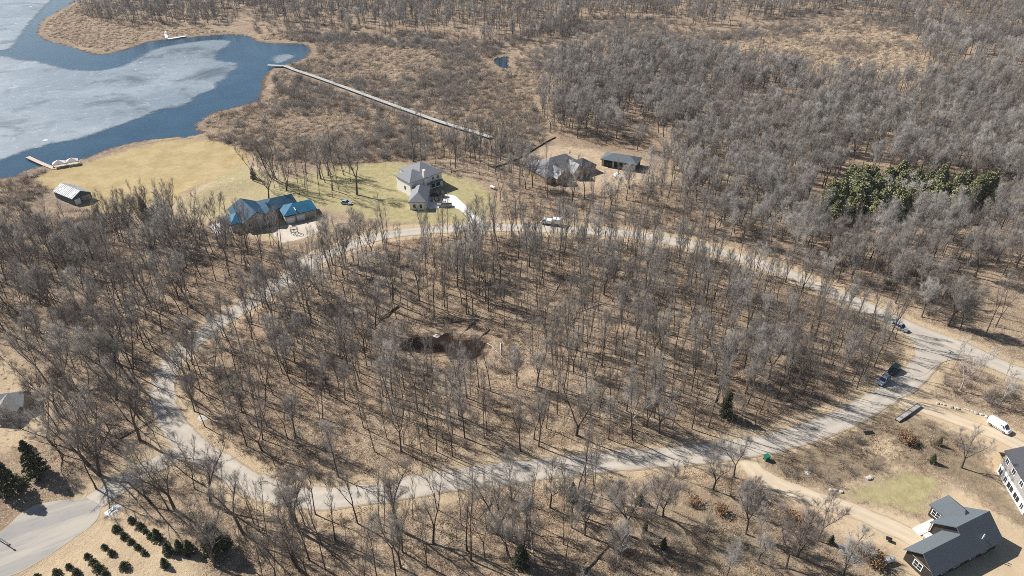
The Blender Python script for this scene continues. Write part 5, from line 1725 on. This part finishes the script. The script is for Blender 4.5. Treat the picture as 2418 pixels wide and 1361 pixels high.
# ------------------------------------------------------------------ masses built as one object each (geometry nodes scatter)
def scatter_object(name, label, protos, pts, idx, rot, scl):
    """protos: list of meshes; pts (n,3), idx (n), rot (n,3), scl (n,3)."""
    pc = bpy.data.collections.new(name + '_sources')
    for i, me in enumerate(protos):
        o = bpy.data.objects.new('%s_source_%02d' % (name, i), me)
        pc.objects.link(o)
    me = bpy.data.meshes.new(name)
    me.vertices.add(len(pts))
    me.vertices.foreach_set('co', np.asarray(pts, np.float32).ravel())
    a = me.attributes.new('pick', 'INT', 'POINT'); a.data.foreach_set('value', np.asarray(idx, np.int32))
    a = me.attributes.new('turn', 'FLOAT_VECTOR', 'POINT'); a.data.foreach_set('vector', np.asarray(rot, np.float32).ravel())
    a = me.attributes.new('size', 'FLOAT_VECTOR', 'POINT'); a.data.foreach_set('vector', np.asarray(scl, np.float32).ravel())
    me.update()
    o = link(bpy.data.objects.new(name, me))
    tag(o, label, kind='stuff')
    ng = bpy.data.node_groups.new(name + '_scatter', 'GeometryNodeTree')
    ng.interface.new_socket('Geometry', in_out='INPUT', socket_type='NodeSocketGeometry')
    ng.interface.new_socket('Geometry', in_out='OUTPUT', socket_type='NodeSocketGeometry')
    N, L = ng.nodes, ng.links
    gi, go = N.new('NodeGroupInput'), N.new('NodeGroupOutput')
    ci = N.new('GeometryNodeCollectionInfo')
    ci.inputs['Collection'].default_value = pc
    ci.inputs['Separate Children'].default_value = True
    ci.inputs['Reset Children'].default_value = True
    iop = N.new('GeometryNodeInstanceOnPoints')
    iop.inputs['Pick Instance'].default_value = True

    def na(nm, typ):
        n = N.new('GeometryNodeInputNamedAttribute'); n.data_type = typ
        n.inputs['Name'].default_value = nm
        return n.outputs[0]
    L.new(gi.outputs[0], iop.inputs['Points'])
    L.new(ci.outputs[0], iop.inputs['Instance'])
    L.new(na('pick', 'INT'), iop.inputs['Instance Index'])
    e2r = N.new('FunctionNodeEulerToRotation')
    L.new(na('turn', 'FLOAT_VECTOR'), e2r.inputs[0])
    L.new(e2r.outputs[0], iop.inputs['Rotation'])
    L.new(na('size', 'FLOAT_VECTOR'), iop.inputs['Scale'])
    L.new(iop.outputs[0], go.inputs[0])
    md = o.modifiers.new('scatter', 'NODES')
    md.node_group = ng
    return o


flat, start = [], {}
for kind in ('tall', 'round', 'open', 'sapling', 'dead'):
    start[kind] = len(flat)
    for p in PROTO[kind]:
        flat.append(merged_of(p, 'woodland_tree'))
ra = np.array([(t[0], t[1]) for t in rest])
scatter_object('woodland', 'grey bare woodland stretching to the far edge', flat,
               np.column_stack([ra, hz(ra[:, 0], ra[:, 1])]), [start[t[2]] + t[3] % len(PROTO[t[2]]) for t in rest],
               [(t[7], t[8], t[6]) for t in rest], [(t[4], t[4], t[5]) for t in rest])
print('trees', len(TREES), 'single', len(singles) + len(HERO), 'rest', len(rest))

# marsh: reed tussocks and low shrubs
reeds = [reed(700 + k, (1.1, 0.9, 1.4, 0.8)[k], (1.0, 1.3, 0.8, 1.5)[k], 70).mesh('reed_tussock', M['reed']) for k in range(4)]
brush = [shrub(720 + k, (2.2, 2.8, 1.7, 3.2)[k], (1.5, 1.8, 1.4, 1.6)[k], 24, 6).mesh('brush_clump', M['brush']) for k in range(4)]
grey_brush = [shrub(740 + k, (2.6, 3.4, 2.0)[k], (1.7, 2.0, 1.5)[k], 30, 7).mesh('brush_clump', M['twig']) for k in range(3)]
prg = np.random.default_rng(5)


def mass(name, label, polys, step, protos, seed, prob=None, smin=0.6, smax=1.3, road=5.5, keep=1.0, lawn=True, patch=None):
    xs, ys = [], []
    for i, P in enumerate(polys):
        x, y = scatter(P, step, seed + i, road, keep, lawn, patch)
        xs.append(x); ys.append(y)
    x, y = np.concatenate(xs), np.concatenate(ys)
    n = len(x)
    s = prg.uniform(smin, smax, n)
    print(name, n)
    return scatter_object(name, label, protos, np.column_stack([x, y, hz(x, y)]), prg.choice(len(protos), n, p=prob),
                          np.column_stack([prg.normal(size=n) * 0.06, prg.normal(size=n) * 0.06, prg.uniform(0, 6.28, n)]), np.column_stack([s, s, s * prg.uniform(0.75, 1.2, n)]))


mass('marsh_reeds', 'matted brown dead reeds and sedge over the marsh', [MARSH, MARSH2, SHOREB], 2.1, reeds, 31, None, 0.7, 1.5, 5, 0.9, True)
mass('marsh_brush', 'grey brown low brush dotted through the marsh', [MARSH, MARSH2, SHOREB], 3.3, brush + grey_brush, 41, None, 0.5, 1.3, 5, 0.9, True, (26, 0.54))
FARB = GP([(600, 40), (800, 70), (1000, 85), (1150, 105), (1400, 40), (1720, 65), (1900, 30), (2418, 60), (2440, 110), (2000, 75), (1700, 100), (1400, 130), (1300, 180), (1150, 135), (900, 110), (700, 100), (600, 80)])
PENB = GP([(95, 80), (120, 45), (190, 5), (300, 40), (480, 72), (560, 78), (440, 84), (330, 100), (250, 122), (190, 112)])
mass('shore_reeds', 'dead reeds fringing the far lake point', [PENB], 2.4, reeds, 51, None, 0.7, 1.3, 5, 0.8)
mass('understory', 'thin brush and seedlings on the woodland floor', [ZONES['loop'][0], ZONES['left'][0], ZONES['south'][0], ZONES['south_east'][0], ZONES['junction'][0], ZONES['clearing'][0], ZONES['south_west'][0], SCRUB],
     3.2, brush + grey_brush, 61, None, 0.25, 0.8, 5.0, 0.7, True, (14, 0.46))
mass('scrub_brush', 'tangled grey brown brush in the scrub by the sandy drives', [SCRUB, ZONES['junction'][0], ZONES['south_east'][0], SHOREB], 3.0, brush + grey_brush, 67, None, 0.4, 1.15, 5.0, 0.85, True, (10, 0.45))
def litter_tuft(seed):
    rg = np.random.default_rng(seed)
    g = Geo(); n = 84
    C = np.column_stack([rg.normal(size=n) * 0.75, rg.normal(size=n) * 0.75, rg.uniform(0.0, 0.14, n)])
    g.cards(C, np.array([0, 0, 0.35]), 0.16, rg)
    S = np.column_stack([rg.normal(size=7) * 0.8, rg.normal(size=7) * 0.8, np.full(7, 0.06)])
    d = rg.normal(size=(7, 3)) * np.array([1, 1, 0.12])
    g.spikes(S, S + d * 0.9, 0.025)
    return g


M['litter'] = bark_material('leaf_litter', [(0.42, 0.3, 0.19), (0.2, 0.135, 0.085), (0.55, 0.43, 0.3), (0.13, 0.09, 0.06), (0.33, 0.24, 0.155)])
tufts = [litter_tuft(800 + k).mesh('leaf_drift', M['litter']) for k in range(5)]
mass('leaf_litter', 'drifts of dead leaves and twigs on the woodland floor', [ZONES['loop'][0], ZONES['left'][0], ZONES['south'][0], ZONES['south_east'][0], ZONES['south_west'][0], ZONES['clearing'][0], SCRUB],
     2.0, tufts, 211, None, 0.6, 1.4, 4.2, 0.9, True, (9, 0.3))
mass('dry_grass', 'short dead grass and weeds in the scrub by the sandy drives', [SCRUB, ZONES['junction'][0], PALE1], 1.7, reeds, 231, None, 0.18, 0.42, 4.5, 0.8, False)
mass('pond_brush', 'dark brush crowding the banks of the pond', [POND_CLEAR], 2.3, brush + grey_brush, 241, None, 0.3, 0.8, 4.5, 0.75)
THICK = [GP([(1850, 700), (1960, 705), (2060, 745), (2140, 800), (2130, 860), (2000, 965), (1850, 965)]), GP([(1900, 640), (2418, 830), (2418, 720), (2150, 640), (1960, 600)]), GP([(-40, 560), (0, 520), (220, 500), (330, 530), (300, 620), (120, 640), (-60, 620)])]
mass('thicket', 'brown tangled thicket at the right bend and by the lake shore', THICK, 2.7, brush + grey_brush, 171, None, 0.55, 1.25, 5.5, 0.8, True, (12, 0.42))
mass('marsh_shrubs', 'taller grey shrubs standing in drifts through the marsh', [MARSH, FARB], 4.6, grey_brush, 191, None, 0.8, 1.7, 5, 0.85, True, (34, 0.56))
mass('far_understory', 'grey brush under the far trees', [ZONES['north_east'][0], ZONES['top'][0], FARB, ZONES['peninsula'][0]], 5.2, brush + grey_brush, 81, None, 0.6, 1.4, 5.5, 0.8, True, (26, 0.36))

# ------------------------------------------------------------------ evergreens, leafy shrubs and logs
erg = random.Random(12)
FARM = [(940, 966), (1000, 1012), (1037, 1047), (1078, 1082), (832, 1028), (887, 1082), (938, 1122), (986, 1162), (1032, 1202), (748, 1156), (803, 1206), (893, 1300), (628, 1222), (673, 1272), (712, 1315), (757, 1350), (497, 1296), (556, 1345), (412, 1346), (270, 1362)]
for i, (cx, cy) in enumerate(FARM):
    x, y = G(cx / 3, 907 + cy / 3 + 6)
    row = 'row nearest the bare trees' if i < 4 else 'second row from the bare trees' if i < 9 else 'rows nearest the asphalt lot'
    s = erg.uniform(0.7, 1.1)
    plant('young_spruce', 'young_spruce', i, x, y, (s, s), erg.uniform(0, 6), (0, 0), 'small dark young spruce in the ' + row, 'tree', 'young spruces: ' + row)
for (cx, cy, H, lab) in [(1130, 1120, 3.5, 'dark spruce at the end of the young spruce rows'), (1205, 1215, 3.2, 'squat dark spruce left in the clump below the big spruce'), (1290, 1205, 3.6, 'middle dark spruce in the clump below the big spruce'),
                         (1550, 1200, 8.5, 'tall dark spruce behind bare branches at bottom left'), (1360, 1215, 4.0, 'dark spruce touching the tall one at bottom left'), (1180, 1310, 2.6, 'small thin spruce below the clump')]:
    x, y = G(cx / 3, 907 + cy / 3)
    plant('spruce_tree', 'spruce', cx, x, y, (H / 9 * 1.2, H / 9), cx * 0.1, (0, 0), lab, 'tree')
for px, py, H, w, lab in [(32, 1166, 9.5, 1.15, 'large dark spruce at the left edge above the asphalt lot'), (92, 1120, 10, 0.95, 'tall dark spruce right of the large one at the left edge'), (347, 520, 9, 0.9, 'lone dark spruce at the foot of the yellow lawn'),
                          (600, 425, 5, 1.0, 'dark evergreen right of the yellow lawn'), (1712, 985, 8.0, 0.9, 'dark cedar inside the right bend of the loop'), (1230, 1340, 6.0, 1.1, 'yellowish cedar at the bottom edge'), (1350, 1190, 6.5, 0.8, 'thin green cedar below the road'),
                          (1510, 1192, 3.0, 1.25, 'small round dark cedar below the road'), (1522, 1262, 3.2, 0.8, 'small narrow cedar under the round one'), (1565, 1300, 3.2, 0.9, 'small cedar right of the narrow one'), (2200, 1093, 2.8, 1.1, 'small dark cedar in the scrub above the small lawn'),
                          (2216, 1052, 2.6, 0.9, 'small olive cedar in the scrub by the leafy brown shrub'), (1790, 510, 7, 0.8, 'dark cedar left of the pine grove'), (1960, 1284, 2.6, 1.0, 'black green shrub at the edge of the sandy yard')]:
    x, y = G(px, py)
    plant('cedar_tree' if H < 8.5 else 'spruce_tree', 'spruce', px, x, y, (H / 9 * w, H / 9), px * 0.13, (0, 0), lab, 'tree')
x, y = scatter(GROVE, 4.5, 93, 4.6, 0.95)
gl, gh = GROVE.min(0), GROVE.max(0)
for i in range(len(x)):
    s = erg.uniform(0.85, 1.25)
    u, v = (x[i] - gl[0]) / (gh[0] - gl[0]), (y[i] - gl[1]) / (gh[1] - gl[1])
    side = ('left end' if u < 0.2 else 'left half' if u < 0.45 else 'middle' if u < 0.62 else 'right half' if u < 0.82 else 'right end') + (', front edge' if v < 0.35 else ', centre' if v < 0.65 else ', back edge')
    plant('pine_tree', 'pine', i, x[i], y[i], (s * erg.uniform(0.9, 1.15), s), erg.uniform(0, 6), (erg.gauss(0, 0.03), erg.gauss(0, 0.03)),
          ('tall ' if s > 1.12 else 'short ' if s < 0.96 else '') + 'green pine in the evergreen grove, ' + side, 'tree', 'pines in the grove, ' + side)
for i, (px, py, s, lab) in enumerate([(2135, 1042, 1.3, 'russet leafy shrub in the scrub below the ramp'), (2150, 1050, 0.9, 'smaller russet shrub touching the large one below the ramp'), (1755, 1155, 1.2, 'russet shrub under the fan shaped tree'), (1775, 1175, 1.3, 'russet shrub along the left edge of the sandy drive'),
                                      (1880, 1240, 1.3, 'russet shrub at the bend of the sandy yard'), (1860, 1225, 1.0, 'russet shrub left of the bend of the sandy yard'), (2050, 1318, 1.4, 'russet brush pile in the sandy yard'), (2065, 1335, 1.2, 'lower half of the russet brush pile'), (2035, 1300, 0.9, 'upper tip of the russet brush pile'),
                                      (1640, 1195, 1.0, 'russet shrub left of the fan shaped tree'), (1700, 1215, 1.1, 'russet shrub below the fan shaped tree'), (130, 890, 1.4, 'reddish shrub in the left wood')]):
    x, y = G(px, py)
    plant('leafy_shrub', 'leafy', i, x, y, (s, s), i * 1.3, (0, 0), lab, 'shrub')


def log(pa, pb, r, label, mat='bark'):
    a, b_ = np.array(at(*pa)), np.array(at(*pb))
    rg = np.random.default_rng(int(pa[0]))
    g = Geo()
    P = np.array([(b_ - a) * t for t in np.linspace(0, 1, 6)]); P[:, 2] += r * 0.8
    P[1:-1] += rg.normal(size=(4, 3)) * 0.12
    g.tube(P, np.linspace(r, r * 0.3, 6), 7)
    S = P[rg.integers(2, 5, 12)]
    E = S + rg.normal(size=(12, 3)) * np.array([1, 1, 0.5]) + np.array([0, 0, 0.5])
    g.spikes(S, E, 0.05)
    o = link(bpy.data.objects.new('fallen_log', g.mesh('fallen_log', M[mat])))
    o.location = tuple(a)
    tag(o, label, 'log')


log((1120, 750), (1060, 805), 0.4, 'dark fallen trunk leaning across the pond')
log((1155, 768), (1125, 792), 0.25, 'thin dark fallen trunk right of the pond')
log((1130, 745), (1000, 755), 0.22, 'long dark log behind the pond')
log((1150, 800), (1200, 845), 0.18, 'thin pale log on the right bank of the pond', 'pale_bark')
log((1270, 855), (1300, 878), 0.16, 'pale log lying right of the pond', 'pale_bark')
log((940, 720), (870, 768), 0.3, 'dark fallen trunk left of the pond')
log((700, 735), (560, 700), 0.28, 'dark log near the left stretch of the road')
log((495, 850), (510, 842), 0.16, 'short pale log at the left stretch of the road', 'pale_bark')

lrg = np.random.default_rng(77)
for zn, n in (('loop', 14), ('left', 7), ('south', 5)):
    x, y = scatter(ZONES[zn][0], 9.0, 130 + n, 6.0)
    pick = lrg.permutation(len(x))[:n]
    for i in pick:
        g = Geo(); L = lrg.uniform(5, 11); a = lrg.uniform(0, 6.28); r = lrg.uniform(0.12, 0.24)
        xs = x[i] + np.cos(a) * L * np.linspace(0, 1, 7); ys = y[i] + np.sin(a) * L * np.linspace(0, 1, 7)
        P = np.column_stack([xs - x[i], ys - y[i], hz(xs, ys) + r * 0.7 + lrg.uniform(0, 0.15, 7)])
        g.tube(P, np.linspace(r, r * 0.25, 7), 6)
        S = P[lrg.integers(3, 7, 16)]
        g.spikes(S, S + lrg.normal(size=(16, 3)) * np.array([0.9, 0.9, 0.5]) + np.array([0, 0, 0.6]), 0.04)
        pale = lrg.uniform() < 0.35
        o = link(bpy.data.objects.new('fallen_log', g.mesh('fallen_log', M['pale_bark' if pale else 'bark'])))
        o.location = (x[i], y[i], 0)
        part_ = {'loop': 'inside the loop', 'left': 'in the left wood', 'south': 'in the bottom wood'}[zn]
        if zn == 'loop':
            part_ += ', left half' if x[i] < 5 else ', right half'
        lab = ('pale' if pale else 'dark') + (' long' if L > 8 else ' short') + ' fallen trunk on the leaves ' + part_
        tag(o, lab, 'log', 'fallen trunks: ' + lab)

# ------------------------------------------------------------------ thin spring haze over the whole place
hb = MB().box(-4100, 4100, -1700, 6700, -4.0, 125.0)
hm = bpy.data.materials.new('thin_haze')
hm.use_nodes = True
hm.node_tree.nodes.remove(hm.node_tree.nodes['Principled BSDF'])
pv = hm.node_tree.nodes.new('ShaderNodeVolumePrincipled')
pv.inputs['Color'].default_value = (0.78, 0.86, 1.0, 1)
pv.inputs['Density'].default_value = 0.00006
pv.inputs['Anisotropy'].default_value = 0.2
hm.node_tree.links.new(pv.outputs[0], hm.node_tree.nodes['Material Output'].inputs['Volume'])
tag(hb.build('haze', hm), 'thin pale haze in the air', kind='stuff')
